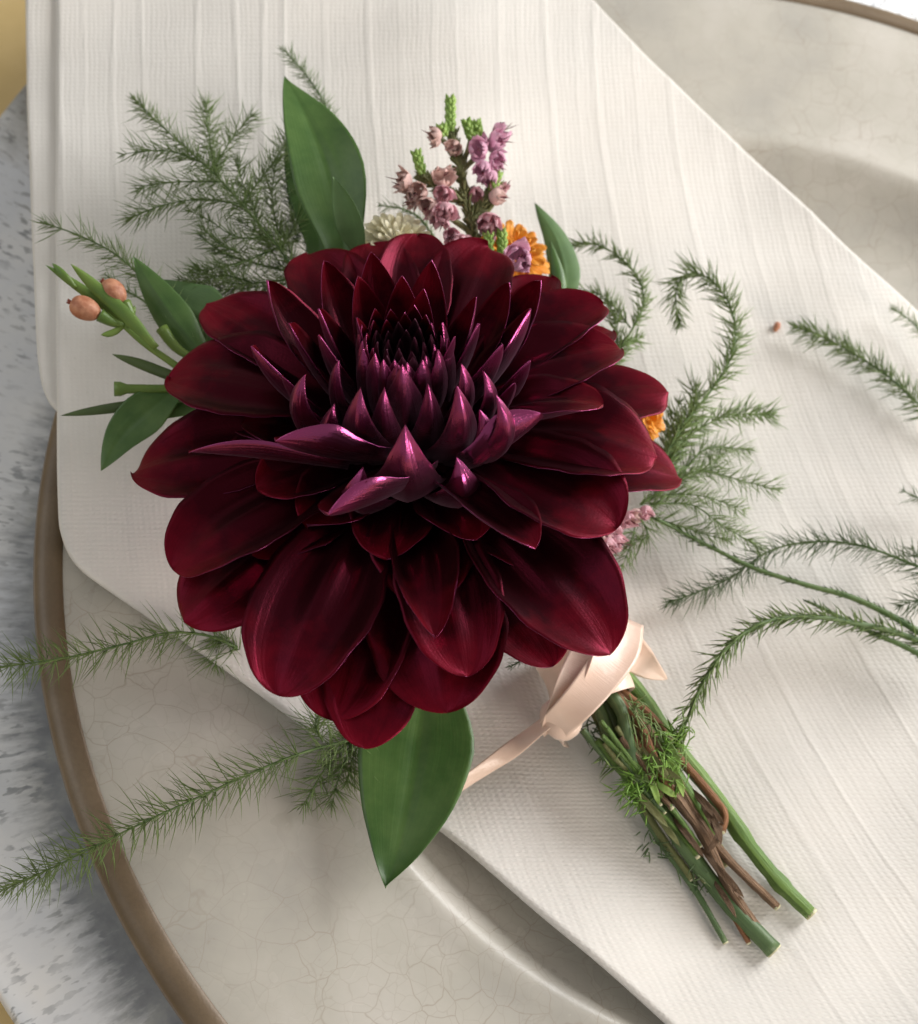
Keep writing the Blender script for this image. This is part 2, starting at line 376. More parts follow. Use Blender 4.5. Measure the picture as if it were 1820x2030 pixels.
def blade(name, spine, hw, lat, mats, parent=None, cup=None, shape=0.0, thick=0.00025, nt=18, ns=10,
          ridge=0.0, wave=0.0, roll=None, nar=0.35, prof=None, tmode='sin', crease=0.0, rib=0.0, nick=0.0):
    """a leaf, petal or ribbon: spine (function of t), half width, lateral hint; two skins with own materials"""
    ts = [math.sin(math.pi/2*i/nt) if tmode == 'sin' else i/nt for i in range(nt+1)]
    pts = [np.asarray(spine(t), float) for t in ts]
    ph = rnd.uniform(0, 6.28); ph2 = rnd.uniform(0, 6.28)
    top, bot, uv = [], [], []
    lat = np.asarray(lat, float)
    for i, t in enumerate(ts):
        s = unit(np.asarray(spine(min(t+0.01, 1.0)))-np.asarray(spine(max(t-0.01, 0.0))))
        l = unit(lat-s*np.dot(lat, s)); n = np.cross(s, l)
        if roll:
            a = roll(t); l, n = l*math.cos(a)+n*math.sin(a), n*math.cos(a)-l*math.sin(a)
        if prof: wv = hw*prof(t)
        else:
            bs = nar+(1-nar)*float(sst(0, 0.62, t)); t0 = 0.54-0.20*shape; e = 2.5-1.1*shape; q = 0.5+0.42*shape
            x = max(0.0, (t-t0)/(1-t0)); wv = hw*bs*max(0.0, 1-x**e)**q
        wv = max(wv, hw*0.004)
        th = math.radians(cup(t) if callable(cup) else (cup or 0.0))
        for j in range(ns+1):
            sj = -1+2*j/ns
            if abs(th) > 1e-3:
                R = wv/(th/2); a = sj*th/2; dx, dn = R*math.sin(a), R*(1-math.cos(a))
            else: dx, dn = sj*wv, 0.0
            dn += ridge*wv*(math.cos(2*math.pi*sj*1.05)-1)*0.5*math.sin(math.pi*min(1, t*1.02))
            dn += crease*wv*(abs(sj)) + rib*wv*math.exp(-(sj/0.13)**2)*math.sin(math.pi*min(1, t*1.02))
            dn += wave*hw*sj*sj*math.sin(7*t+ph+(2.1 if sj > 0 else 0)) + wave*0.5*hw*math.sin(4.2*t+ph2+2*sj)*t
            if nick and abs(sj) > 0.55: dx *= 1+nick*(abs(sj)-0.55)*2.2*(math.sin(17*t+ph+2.6*(sj > 0))+0.7*math.sin(39*t+ph2-1.7*(sj > 0)))
            p = pts[i]+l*dx+n*dn
            thl = thick*(1-0.6*abs(sj)**3)
            top.append(p+n*thl*0.5); bot.append(p-n*thl*0.5); uv.append((j/ns, t))
    nv = len(top); V = top+bot; Fc = []; fm = []; W_ = ns+1
    for i in range(nt):
        for j in range(ns):
            a, b, c, d = i*W_+j, i*W_+j+1, (i+1)*W_+j+1, (i+1)*W_+j
            Fc.append((d, c, b, a)); fm.append(0)
            Fc.append((nv+a, nv+b, nv+c, nv+d)); fm.append(1 if len(mats) > 1 else 0)
    rim = [j for j in range(W_)] + [i*W_+ns for i in range(1, nt+1)] + [nt*W_+j for j in range(ns-1, -1, -1)] + [i*W_ for i in range(nt-1, 0, -1)]
    for a, b in zip(rim, rim[1:]+rim[:1]):
        Fc.append((a, b, nv+b, nv+a)); fm.append(1 if len(mats) > 1 else 0)
    return mk(name, V, Fc, mats, parent, uv+uv, fm)
def pxspine(pts, base='nap'):
    """(px, py, h mm above the napkin) or (px, py, z mm) -> spine function"""
    q = [G(a, b, h/1000) if base == 'nap' else P(a, b, h/1000) for a, b, h in pts]
    dense = catmull(q, 60)
    def f(t):
        x = t*59; i = min(int(x), 58); return dense[i]*(1-(x-i))+dense[i+1]*(x-i)
    return f

# ------------------------------------------------------------------ the surface: table, charger, plate, napkin
tb = mk('table', [(-1.5, -1.5, 0), (1.5, -1.5, 0), (1.5, 1.5, 0), (-1.5, 1.5, 0)], [(0, 1, 2, 3)], 'table', smooth=False)
tb['kind'] = 'structure'
# charger: its lip passes through two places seen at the left edge of the photo
q1, q2, RC = P(22, 190, 0.012), P(0, 1988, 0.012), 0.178
mid = (q1+q2)/2; dv = q2-q1; hl = np.linalg.norm(dv[:2])/2
nrm = np.array([-dv[1], dv[0]])/np.linalg.norm(dv[:2])
if np.dot(nrm, np.array([PCX, PCY])-mid[:2]) < 0: nrm = -nrm
CCX, CCY = mid[:2]+nrm*math.sqrt(RC*RC-hl*hl)
ch = lathe('charger_plate', [(0.0, 0.0005), (0.120, 0.0005), (0.150, 0.004), (RC-0.002, 0.0085), (RC, 0.0105), (RC-0.0012, 0.0122), (RC-0.004, 0.0120),
                             (RC-0.012, 0.0108), (0.150, 0.0082), (0.120, 0.0070), (0.0, 0.0070)], CCX, CCY, 200, 'charger')
tag(ch, 'mottled white and blue grey glazed charger plate under the cream plate', 'charger plate')
pl = empty('dinner_plate', (PCX, PCY, 0.0070))
body = lathe('plate_body', [(0.0, 0.0095), (0.066, 0.0095), (0.068, 0.0072), (0.072, 0.0072), (0.075, 0.0100), (0.092, 0.0180), (0.1318, 0.0262),
                            (0.1318, 0.0298), (0.1300, 0.0300), (0.122, 0.0291), (0.108, 0.0268), (0.1000, 0.0256), (0.0965, 0.0256), (0.0945, 0.0260), (0.0928, 0.0256), (0.0912, 0.0242), (0.0888, 0.0220),
                            (0.086, 0.0198), (0.082, 0.0178), (0.076, 0.0166), (0.068, 0.0160), (0.0, 0.0156)], PCX, PCY, 256, 'glaze', pl)
band = lathe('rim_band', [(0.1300, 0.0301), (0.1305, 0.0306), (0.1328, 0.0307), (0.1344, 0.0300), (0.1350, 0.0285), (0.1344, 0.0268), (0.1322, 0.0262), (0.1322, 0.0290)], PCX, PCY, 256, 'bronze', pl)
tag(pl, 'round cream crackle glazed plate with a brown rim beneath the napkin', 'plate')

RIBS = [(0.118, 1.0), (0.163, 0.6), (0.226, 1.0), (0.283, 0.8), (0.392, 0.9), (0.466, 1.2), (0.519, 1.1), (0.566, 1.2), (0.640, 0.6), (0.733, 1.0), (0.79, 0.5),
        (0.905, 0.6), (0.985, 0.9), (1.081, 1.2), (1.178, 1.2), (1.325, 1.2), (1.44, 0.8), (1.56, 1.0), (1.70, 0.7), (0.86, 0.5), (1.03, 0.5), (1.14, 0.5), (1.25, 0.6), (1.39, 0.5), (1.50, 0.6), (1.62, 0.7)]
def proj(p):                                    # place -> photo pixel, used once to lay the weave along the cloth
    d = p-CAM; z = d@_fwd; return 910+F*(d@IR)/z, 1015-F*(d@IU)/z
def sheet(name, A, B, nt, ns, dz, roll, edges, parent):
    a = catmull([G(x, y) for x, y in A], nt+1); b = catmull([G(x, y) for x, y in B], nt+1)
    a = np.array(a)[:, None, :]; b = np.array(b)[:, None, :]
    s = (np.arange(ns+1)/ns)[None, :, None]
    Pm = a*(1-s)+b*s
    X, Y = Pm[..., 0], Pm[..., 1]
    Z = nap_z(X, Y)+dz
    Pm[..., 2] = Z
    d = Pm-CAM; zz = d@_fwd; px = (910+F*(d@IR)/zz)/1000; py = (1015-F*(d@IU)/zz)/1000
    u = px/(1+0.17*py*np.abs(py)); v = py
    rib = np.zeros_like(u)
    for u0, k in RIBS: rib += k*np.exp(-((u-u0-0.004*np.sin(9*v+u0*40))/0.0038)**2)
    Z = Z+rib*0.00012*np.clip(1.25-0.35*v, 0.3, 1.2)
    V = []; U = []
    W = np.linalg.norm(b-a, axis=2)[:, 0]
    R0 = roll
    rollp = [(-1, math.pi*0.98), (-1, 2.5), (-1, 2.0), (-1, 1.5), (-1, 1.0), (-1, 0.6), (-1, 0.3)]
    cols = []
    for side in ((0,) if 'a' in edges else ()):
        for _, an in [(0, 3.1), (0, 2.6), (0, 2.1), (0, 1.57), (0, 1.1), (0, 0.7), (0, 0.35)]:
            cols.append(('e', 0, an))
    for j in range(ns+1): cols.append(('g', j, 0))
    if 'b' in edges:
        for an in (0.35, 0.7, 1.1, 1.57, 2.1, 2.6, 3.1): cols.append(('e', ns, an))
    inner_a = (Pm[:, min(3, ns)]-Pm[:, 0]); inner_b = (Pm[:, max(ns-3, 0)]-Pm[:, ns])
    # outward directions from the boundary curves
    def outward(curve, inner):
        tg = np.gradient(curve[:, :2], axis=0); nn = np.stack([tg[:, 1], -tg[:, 0]], 1)
        nn /= np.linalg.norm(nn, axis=1)[:, None]
        sg = np.sign((nn*inner[:, :2]).sum(1)); nn *= -sg[:, None]; return nn
    oa = outward(Pm[:, 0], inner_a); ob_ = outward(Pm[:, ns], inner_b)
    grid = []
    for c in cols:
        k, j, an = c
        if k == 'g': col = np.stack([X[:, j], Y[:, j], Z[:, j]], 1)
        else:
            o = oa if j == 0 else ob_
            back = R0*3*max(0, (an-2.0)/1.1)
            off = R0*math.sin(min(an, 2.2))-back
            col = np.stack([X[:, j]+o[:, 0]*off, Y[:, j]+o[:, 1]*off, Z[:, j]-R0*(1-math.cos(an))*1.05], 1)
        grid.append(col); U.append(np.stack([u[:, j]+(an*0.012 if j == 0 else an*0.012), v[:, j]], 1))
    grid = np.stack(grid, 1); U = np.stack(U, 1); nc = len(cols)
    F_ = [(i*nc+j, i*nc+j+1, (i+1)*nc+j+1, (i+1)*nc+j) for i in range(nt) for j in range(nc-1)]
    return mk(name, grid.reshape(-1, 3), F_, 'linen', parent, U.reshape(-1, 2))
nap = empty('linen_napkin', tuple(G(900, 1000)))
sheet('top_layer', [(122, -160), (120, 150), (119, 500), (122, 800), (124, 985), (131, 1055), (160, 1112), (230, 1166), (372, 1262), (620, 1440), (880, 1637), (1100, 1822), (1290, 1985), (1520, 2200), (1700, 2360)],
      [(1010, -160), (1172, 0), (1262, 95), (1352, 182), (1440, 268), (1530, 352), (1640, 455), (1740, 548), (1830, 632), (1930, 730), (2030, 850), (2130, 1000), (2200, 1150), (2300, 1400), (2400, 1700)],
      330, 300, 0.0, 0.0009, 'ab', nap)
sheet('under_layer', [(56, -160), (57, 150), (66, 400), (76, 640), (82, 715), (92, 762), (112, 796), (150, 822)],
      [(330, -160), (330, 150), (330, 400), (330, 560), (330, 620), (330, 680), (330, 730), (330, 790)], 160, 60, -0.0014, 0.0007, 'a', nap)
tag(nap, 'folded white linen napkin with slubbed ribs lying across the cream plate', 'napkin')

# ------------------------------------------------------------------ boutonniere
FC = P(803, 834, 0.0600)                                   # flower: where its axis meets the plane of the spread petals
toc = unit(CAM-FC)
FA = unit(math.cos(math.radians(44))*toc + math.sin(math.radians(44))*unit(IU-0.03*IR))
bt = empty('boutonniere', tuple(G(1150, 1330)))
tag(bt, 'dark burgundy dahlia boutonniere with green foliage and a peach ribbon', 'boutonniere')

def ring(z_, r_, n=20):
    e1 = unit(np.cross(FA, IR)); e2 = np.cross(FA, e1)
    return [FC+FA*z_+r_*(math.cos(2*math.pi*j/n)*e1+math.sin(2*math.pi*j/n)*e2) for j in range(n)]
V, Fc = [], []; prof = [(-17, 3), (-16, 6), (-12, 8), (-6, 9), (0, 9), (4, 8), (8, 6), (10, 4), (11, 0.5)]
for z_, r_ in prof: V += ring(z_/1000, r_/1000)
for i in range(len(prof)-1):
    for j in range(20):
        k = (j+1) % 20; Fc.append((i*20+j, i*20+k, (i+1)*20+k, (i+1)*20+j))
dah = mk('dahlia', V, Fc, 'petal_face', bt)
dah['label'] = 'large dark burgundy dahlia head with velvety pointed petals'

ZMIN = [1.0]
def petal(tx, ty, v, hw, cup=(40, 25), shape=0.15, arch=3.0, vb=-4.0, rb=7.0, curl=0.0, roll=0.0, ridge=0.15, wave=0.09, az=0.0, nar=0.35, name='petal', tip=None, crease=0.0, knee=None, rib=0.0, rollk=0.0, prof=None, bpx=None, mats=('petal_face', 'petal_back')):
    tip = PL(tx, ty, FC+FA*v/1000, FA) if tip is None else tip
    v = np.dot(tip-FC, FA)
    rel = tip-FC-FA*v; rh = unit(rel)
    ra = math.radians(az); rb_ = rh*math.cos(ra)+np.cross(FA, rh)*math.sin(ra)
    base = FC+FA*vb/1000+rb_*rb/1000
    if bpx: base = PL(bpx[0], bpx[1], FC+FA*bpx[2]/1000, FA)
    l = np.cross(FA, rh); s = unit(tip-base); n = unit(np.cross(s, l))
    c1 = base*0.62+tip*0.38+n*arch/1000*1.1; c2 = base*0.25+tip*0.75+n*arch/1000
    if knee:
        rho = np.linalg.norm(rel); vv = (v*1000-vb)
        c1 = FC+FA*(vb+0.08*vv)/1000+rh*rho*knee[0]; c2 = FC+FA*(vb+knee[2]*vv)/1000+rh*rho*knee[1]
    def sp(t):
        p = base*(1-t)**3+3*c1*t*(1-t)**2+3*c2*t*t*(1-t)+tip*t**3
        return p
    if curl:
        c2 = c2-n*curl/1000
    L = np.linalg.norm(tip-base)
    nt = 30 if L > 0.02 else 14
    r0 = math.radians(roll)
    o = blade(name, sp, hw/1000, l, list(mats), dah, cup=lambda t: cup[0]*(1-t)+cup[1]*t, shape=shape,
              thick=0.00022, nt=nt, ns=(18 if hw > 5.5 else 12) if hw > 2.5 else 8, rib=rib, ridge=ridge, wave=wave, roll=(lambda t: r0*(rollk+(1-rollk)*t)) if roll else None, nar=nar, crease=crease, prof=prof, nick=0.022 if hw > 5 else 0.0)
    return o

# spread outer petals: tip pixel, height on the flower axis (mm), half width (mm)
OUT = [
 # lowest
 (722, 1484, -17, 8.5, dict(vb=-13, arch=4, cup=(20, -15))),
 (655, 1428, -15, 9.5, dict(vb=-11, arch=4, cup=(20, -10))),
 (1096, 1322, -15, 8.0, dict(vb=-12, arch=3, cup=(30, 20))),
 (1350, 950, -9, 9.0, dict(vb=-9, arch=4)),
 (1324, 782, -4, 8.0, dict(vb=-8, arch=4)),
 (1215, 655, 0, 6.5, dict(vb=-8, arch=3)),
 (1092, 548, 1, 7.0, dict(vb=-8, arch=3)),
 (368, 1236, -12, 9.5, dict(vb=-10, arch=4, cup=(25, 0))),
 (264, 940, -6, 9.8, dict(vb=-8, arch=4, cup=(35, 10))),
 (410, 606, 3, 8.0, dict(vb=-6, arch=4)),
 (608, 502, 4, 8.0, dict(vb=-6, arch=4)),
 (735, 482, 5, 7.0, dict(vb=-6, arch=4)),
 (828, 466, 7, 7.0, dict(vb=-5, arch=4)),
 (968, 488, 6, 8.5, dict(vb=-5, arch=4)),
 # upper spread row
 (1196, 600, 6, 7.5, dict(vb=-4, arch=3)),
 (1232, 690, 7, 8.6, dict(vb=-3, arch=4)),
 (1196, 803, 10, 7.0, dict(vb=0, arch=2, cup=(70, 55), roll=-14)),
 (1300, 910, 0, 10.0, dict(vb=-4, arch=5, cup=(40, 5))),
 (1224, 1048, -1, 10.0, dict(vb=-3, arch=4, cup=(45, 15))),
 (1208, 1300, -9, 9.8, dict(vb=-7, arch=4, cup=(45, 30), crease=0.10)),
 (926, 1342, -9, 8.2, dict(vb=-6, arch=4, cup=(45, 25))),
 (886, 1414, -14, 11.0, dict(vb=-9, arch=5, cup=(40, -8), crease=-0.05)),
 (862, 1264, -3, 6.0, dict(vb=-9, arch=3, cup=(80, 70), shape=0.45, nar=0.2, crease=0.1)),
 (552, 1380, -10, 10.2, dict(vb=-7, arch=5, cup=(45, 15))),
 (345, 1132, -6, 9.6, dict(vb=-5, arch=4, cup=(50, 25))),
 (336, 748, 2, 9.8, dict(vb=-3, arch=5, cup=(30, 5))),
]
for tx, ty, v, hw, kw in OUT:
    kw['cup'] = tuple(c+22 for c in kw.get('cup', (40, 25)))
    petal(tx, ty, v, hw, **{'crease': rnd.uniform(-0.06, 0.14), 'rib': rnd.choice([-0.05, 0.05, 0.07]), **kw})
# half-open middle petals: they show their paler backs at the front of the flower
KN = (1.08, 1.36, 0.64)
# upright ones whose backs face the viewer: tip px, axis height, half width, foot height, cup, shape
tentp = lambda t: (0.72+0.28*float(sst(0, 0.4, t)))*max(0.0, 1-max(0.0, (t-0.34)/0.66)**1.45)**0.92
TENT = [(606, 742, 17, 4.8, -3, 100), (715, 768, 18, 4.8, -3, 95), (803, 842, 16, 6.6, -7, 90), (905, 764, 18, 4.6, -3, 95),
        (798, 722, 19, 4.6, 1, 95), (982, 780, 17, 3.8, -3, 105), (867, 693, 19, 3.4, 4, 110), (914, 721, 18.5, 3.6, 1, 110),
        (744, 700, 19, 3.6, 3, 110), (728, 684, 18.5, 3.0, 5, 110), (672, 715, 17.5, 3.6, -1, 110), (957, 735, 17, 3.4, 0, 110),
        (720, 925, 7, 5.6, -8, 95), (905, 905, 8, 5.4, -8, 95), (762, 768, 16.5, 3.6, -2, 105), (848, 760, 16.5, 3.6, -2, 105), (664, 800, 13, 4.4, -4, 100), (950, 812, 13, 4.2, -4, 100)]
for tx, ty, v, hw, vb, cp in TENT:
    petal(tx, ty, v, hw, vb=vb, rb=5, knee=KN, roll=20*max(-1.0, min(1.0, (803-tx)/160)), rollk=0.6, cup=(cp, cp*0.7), ridge=0.0, wave=0.04, prof=tentp, crease=0.24)
# outward leaning ones at the sides and the back
LEAN = [(530, 556, 14, 5.8, -1, 95, 0.6), (642, 517, 16, 5.4, 0, 95, 0.6), (499, 686, 14, 5.4, -2, 105, 0.6), (1070, 556, 14, 6.4, -2, 80, 0.55),
        (1052, 612, 16, 5.6, -1, 105, 0.6), (736, 500, 17, 4.8, 2, 95, 0.7), (856, 516, 18, 4.8, 2, 95, 0.7), (710, 548, 18, 4.4, 3, 105, 0.65),
        (632, 612, 17, 4.6, 2, 110, 0.65), (632, 664, 18, 4.0, 2, 115, 0.55), (996, 682, 18, 4.4, 2, 110, 0.55), (950, 641, 19, 3.8, 5, 110, 0.7),
        (943, 589, 19, 4.0, 5, 100, 0.7), (840, 573, 19, 4.0, 6, 100, 0.7), (797, 547, 19, 4.2, 5, 100, 0.7), (902, 667, 19, 3.2, 7, 110, 0.7), (707, 630, 19, 3.5, 6, 110, 0.7),
        (575, 640, 13, 5.0, -2, 90, 0.6), (560, 745, 12, 5.2, -3, 100, 0.55), (1050, 715, 13, 5.0, -3, 100, 0.55), (590, 800, 10, 5.0, -4, 100, 0.6), (1020, 760, 12, 4.6, -3, 100, 0.6), (1010, 560, 14, 5.0, -1, 90, 0.6)]
for tx, ty, v, hw, vb, cp, sh in LEAN:
    rl = 34*max(-1.0, min(1.0, (803-tx)/200))*(0.45 if ty < 600 else 1.0)
    petal(tx, ty, v, hw, vb=vb-3, rb=4, knee=(0.62, 1.0, 0.58), roll=rl, rollk=0.6, cup=(cp, cp*0.7), shape=sh, ridge=0.0, wave=0.04, nar=0.55, crease=0.22)
# long half rolled ones below, lying across the open petals
MID2 = [
 (374, 896, 6, 4.6, dict(bpx=(690, 930, 3), cup=(120, 80), shape=0.9, arch=0.5, roll=46, rollk=0.8, crease=0.2)),
 (546, 872, 12, 6.2, dict(bpx=(765, 915, 4), cup=(110, 90), shape=0.45, arch=-1.5, roll=44, rollk=0.8, crease=0.18)),
 (652, 1018, 7, 7.6, dict(bpx=(850, 930, 3), cup=(110, 120), shape=0.25, arch=-2, roll=38, rollk=0.8)),
 (1072, 820, 12, 5.8, dict(bpx=(930, 930, 3), cup=(100, 80), shape=0.5, arch=-1, roll=-42, rollk=0.8, crease=0.18)),
 (1062, 1088, 3, 6.6, dict(bpx=(870, 950, 1), cup=(95, 70), shape=0.6, arch=0, roll=-20, rollk=0.8, crease=0.15)),
]
for tx, ty, v, hw, kw in MID2: petal(tx, ty, v, hw, ridge=0.0, wave=0.04, nar=0.6, **kw)
# closed heart of the flower: small petals on a spiral
ga = math.radians(137.507)
e1 = unit(np.cross(FA, IR)); e2 = np.cross(FA, e1)
for i in range(44):
    rr = 0.4+7.4*math.sqrt((i+0.4)/44); a = i*ga+0.4
    d = math.cos(a)*e1+math.sin(a)*e2
    v = 16.6+0.030*rr*rr-0.5*rnd.random()
    tip = FC+FA*v/1000+d*rr*0.90/1000
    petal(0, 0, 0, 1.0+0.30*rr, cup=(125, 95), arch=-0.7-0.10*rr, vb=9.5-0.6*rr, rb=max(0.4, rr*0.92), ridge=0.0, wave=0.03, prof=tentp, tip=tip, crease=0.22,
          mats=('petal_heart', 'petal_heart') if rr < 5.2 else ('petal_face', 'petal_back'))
# fuller layers between the rows, mostly covered
for (n, rr, v, hw, vb, ph, arch, cup, kn) in ((12, 33, -7, 8.5, -9, 0.2, 4, (40, 15), None), (12, 26, -2, 7.0, -7, 0.5, 2, (60, 40), None)):
    for i in range(n):
        a = 2*math.pi*(i+rnd.uniform(-0.15, 0.15))/n+ph; d = math.cos(a)*e1+math.sin(a)*e2
        tip = FC+FA*(v+rnd.uniform(-1, 1))/1000+d*(rr*rnd.uniform(0.94, 1.04))/1000
        petal(0, 0, 0, hw, cup=cup, shape=0.35, arch=arch, vb=vb, rb=6, tip=tip, knee=kn)

# ---- leaves
def leaf(pts, hw, lat, cup=20, shape=0.5, mats=('leaf', 'leaf_pale'), parent=None, name='leaf', base='nap', label=None, roll=None, crease=0.0, nar=0.3, wave=0.07, thick=0.0003, prof=None):
    lv = IR*lat[0]+IU*lat[1]
    o = blade(name, pxspine(pts, base), hw/1000, lv, list(mats), parent or bt, cup=cup, shape=shape, thick=thick, nt=24, ns=20 if hw > 2.4 else 10, wave=wave, roll=roll, crease=crease, nar=nar, prof=prof, rib=-0.045 if hw > 2.4 else 0.0)
    if label: o['label'] = label
    return o
ov = lambda t: max(0.0, math.sin(math.pi*min(1, (0.10+0.90*t))**1.0))**0.75 if t < 1 else 0.0
ovl = lambda t: (0.35+0.65*float(sst(0, 0.45, t)))*max(0.0, 1-max(0.0, (t-0.40)/0.60)**1.9)**0.95
leaf([(690, 560, 16), (674, 450, 18), (650, 340, 19), (610, 240, 18), (564, 153, 17)], 6.6, (-1, 0.25), cup=35, mats=('leaf', 'leaf_pale'), label='long pointed dark green leaf rising above the dahlia', prof=ovl, crease=0.12)
leaf([(640, 560, 12), (625, 430, 14), (600, 320, 13), (584, 210, 12)], 4.0, (-1, 0.1), cup=20, mats=('leaf', 'leaf'), prof=ovl)
leaf([(720, 520, 22), (690, 430, 26), (660, 350, 28)], 2.6, (-1, 0.3), cup=70, mats=('leaf_pale', 'leaf'), prof=ovl)
leaf([(850, 1280, 8), (838, 1400, 8), (818, 1540, 7), (792, 1665, 4.5), (764, 1760, 2.5)], 9.6, (1, 0.16), cup=22, label='broad green leaf pointing down below the dahlia', prof=ovl, crease=0.06)
leaf([(420, 720, 12), (360, 650, 13), (310, 580, 14), (264, 508, 15)], 3.4, (0.7, 0.7), cup=60, mats=('leaf_pale', 'leaf'), prof=ovl)
leaf([(480, 660, 10), (430, 640, 10), (370, 610, 10), (310, 555, 9)], 5.6, (0.5, 0.8), cup=25, mats=('leaf', 'leaf_pale'), prof=ovl)
leaf([(370, 760, 10), (300, 810, 9), (245, 860, 7), (200, 934, 5)], 3.8, (0.7, -0.5), cup=35, prof=ovl)
leaf([(400, 780, 8), (350, 800, 8), (320, 830, 8)], 3.2, (0.7, -0.5), cup=35, prof=ovl)
leaf([(1100, 640, 12), (1120, 560, 13), (1105, 480, 13), (1060, 402, 12)], 3.2, (1, 0.1), cup=50, mats=('leaf', 'leaf_pale'), prof=ovl)
leaf([(1105, 640, 20), (1108, 560, 22), (1090, 477, 23)], 1.6, (1, 0.0), cup=80, mats=('leaf_pale', 'leaf'), prof=ovl)
leaf([(1118, 640, 20), (1116, 570, 21), (1110, 520, 21)], 0.8, (1, 0.0), cup=80, mats=('wax_leaf', 'leaf'), prof=ovl)

# ---- wax flower sprig with salmon buds at the left
wf = bpy.data.objects.new('wax_flower_sprig', None)
b = Buf(); 
b.tube(catmull([G(400, 760, .013), G(335, 715, .014), G(285, 680, .015), G(240, 640, .016)], 16), lambda t: 0.00068-0.0002*t, 8)
b.tube(catmull([G(245, 645, .016), G(222, 638, .0165), G(198, 624, .017)], 10), lambda t: 0.0005+0.0007*t, 8)
b.tube(catmull([G(252, 650, .016), G(258, 625, .0165), G(246, 600, .017)], 10), lambda t: 0.0006+0.0006*t, 8)
b.tube(catmull([G(400, 720, .013), G(350, 690, .013), G(320, 650, .014)], 10), lambda t: 0.0005+0.0006*t, 8)
b.tube(catmull([G(420, 765, .010), G(340, 770, .010), G(280, 771, .010), G(226, 771, .010)], 16), lambda t: 0.00055+0.0003*t+(0.0004 if t > 0.9 else 0.0), 8)
wf = b.build('wax_flower_sprig', 'wax_leaf', bt); wf['label'] = 'wax flower twig with salmon buds and narrow leaves'
lin = lambda t: (0.5+0.5*float(sst(0, 0.35, t)))*max(0.0, 1-max(0.0, (t-0.55)/0.45)**2.2)**0.9
for pts, hw, la, mt in [
    ([(300, 690, 15), (220, 615, 16), (150, 565, 17), (90, 525, 18)], 0.95, (0.6, 0.7), 'wax_leaf'),
    ([(150, 570, 17), (128, 548, 18), (104, 522, 18)], 0.7, (0.6, 0.7), 'wax_leaf'),
    ([(310, 690, 16), (250, 625, 18), (190, 570, 19), (140, 523, 20)], 1.25, (0.6, 0.7), 'wax_leaf'),
    ([(245, 648, 16), (222, 660, 16), (200, 664, 16)], 0.6, (0, 1), 'wax_leaf'),
    ([(265, 645, 16), (262, 625, 16), (268, 606, 16)], 0.5, (1, 0), 'wax_leaf'),
    ([(400, 765, 10), (340, 745, 10), (280, 722, 10), (222, 702, 10)], 1.0, (0.2, 1), 'olive_leaf'),
    ([(400, 785, 9), (300, 798, 8), (200, 812, 7), (120, 824, 6)], 0.95, (0.1, 1), 'olive_leaf')]:
    leaf(pts, hw, la, cup=70, mats=(mt, mt), parent=wf, name='narrow_leaf', prof=lin, wave=0.02, thick=0.0004)
def lump(name, c, ax, L, R, mats, parent, seg=14, rings=10, fn=None):
    ax = unit(ax); u = unit(np.cross(ax, [0.2, 0.5, 0.84])); v = np.cross(ax, u); V, Fc, U = [], [], []
    for i in range(rings+1):
        t = i/rings; a = math.pi*t; rr = R*math.sin(a)**0.85 if 0 < i < rings else R*0.02
        if fn: rr *= fn(t)
        for j in range(seg):
            p = 2*math.pi*j/seg; k = 1+0.05*math.sin(5*p+1)*math.sin(a)
            V.append(c+ax*L*0.5*(-math.cos(a))+rr*k*(math.cos(p)*u+math.sin(p)*v)); U.append((j/seg, t))
    for i in range(rings):
        for j in range(seg):
            k = (j+1) % seg; Fc.append((i*seg+j, i*seg+k, (i+1)*seg+k, (i+1)*seg+j))
    return mk(name, V, Fc, mats, parent, U)
for (p0, p1, h) in (((200, 626), (138, 598), 17), ((246, 602), (204, 558), 17.5)):
    A_, B_ = G(*p0, h/1000), G(*p1, h/1000+0.0005)
    bd = lump('bud', (A_+B_)/2, B_-A_, np.linalg.norm(B_-A_)*0.95, 0.0020, 'bud', wf, fn=lambda t: 0.85+0.3*t)
    b = Buf()
    for k in range(5):
        b.needle(B_-(B_-A_)*0.06, unit(B_-A_)+0.5*(math.cos(k*1.256)*IR+math.sin(k*1.256)*IU), 0.0009, 0.0005)
    b.build('bud_tip', 'bud_tip', wf)

# ---- small companion blooms tucked behind the dahlia
def pompon(name, c, axis, R, n, mats, parent, label, hw, L0):
    core = lump(name, c, axis, R*0.9, R*0.5, mats, parent); core['label'] = label
    u = unit(np.cross(axis, IR)); v = np.cross(axis, u)
    for i in range(n):
        el = math.radians(82-88*math.sqrt(i/n)); a = i*ga; d = unit(math.cos(el)*(math.cos(a)*u+math.sin(a)*v)+math.sin(el)*axis)
        Lp = R*(0.75+0.25*i/n)*rnd.uniform(0.92, 1.08)
        bs = c+d*R*0.15; tp = c+d*Lp; lt = unit(np.cross(axis, d)) if abs(np.dot(axis, d)) < 0.98 else u
        blade('petal', (lambda t, bs=bs, tp=tp: bs*(1-t)+tp*t+axis*0.0004*math.sin(math.pi*t)), hw/1000, lt, [mats], core, cup=50, shape=0.1, thick=0.0002, nt=7, ns=4, wave=0.25, prof=lambda t: (0.45+0.55*t)*max(0.0, 1-max(0.0, (t-0.7)/0.3)**2.5)**0.5)
    return core
pompon('cream_flower', G(786, 490, 0.022), unit(toc+0.7*IU+0.3*IR), 0.0072, 110, 'cream', bt, 'small cream flower peeking out behind the dahlia', 0.75, 1)
pompon('orange_chrysanthemum', G(1006, 514, 0.015), unit(toc+0.8*IU+0.35*IR), 0.0084, 62, 'orange', bt, 'orange button chrysanthemum behind the top of the dahlia', 1.05, 1)
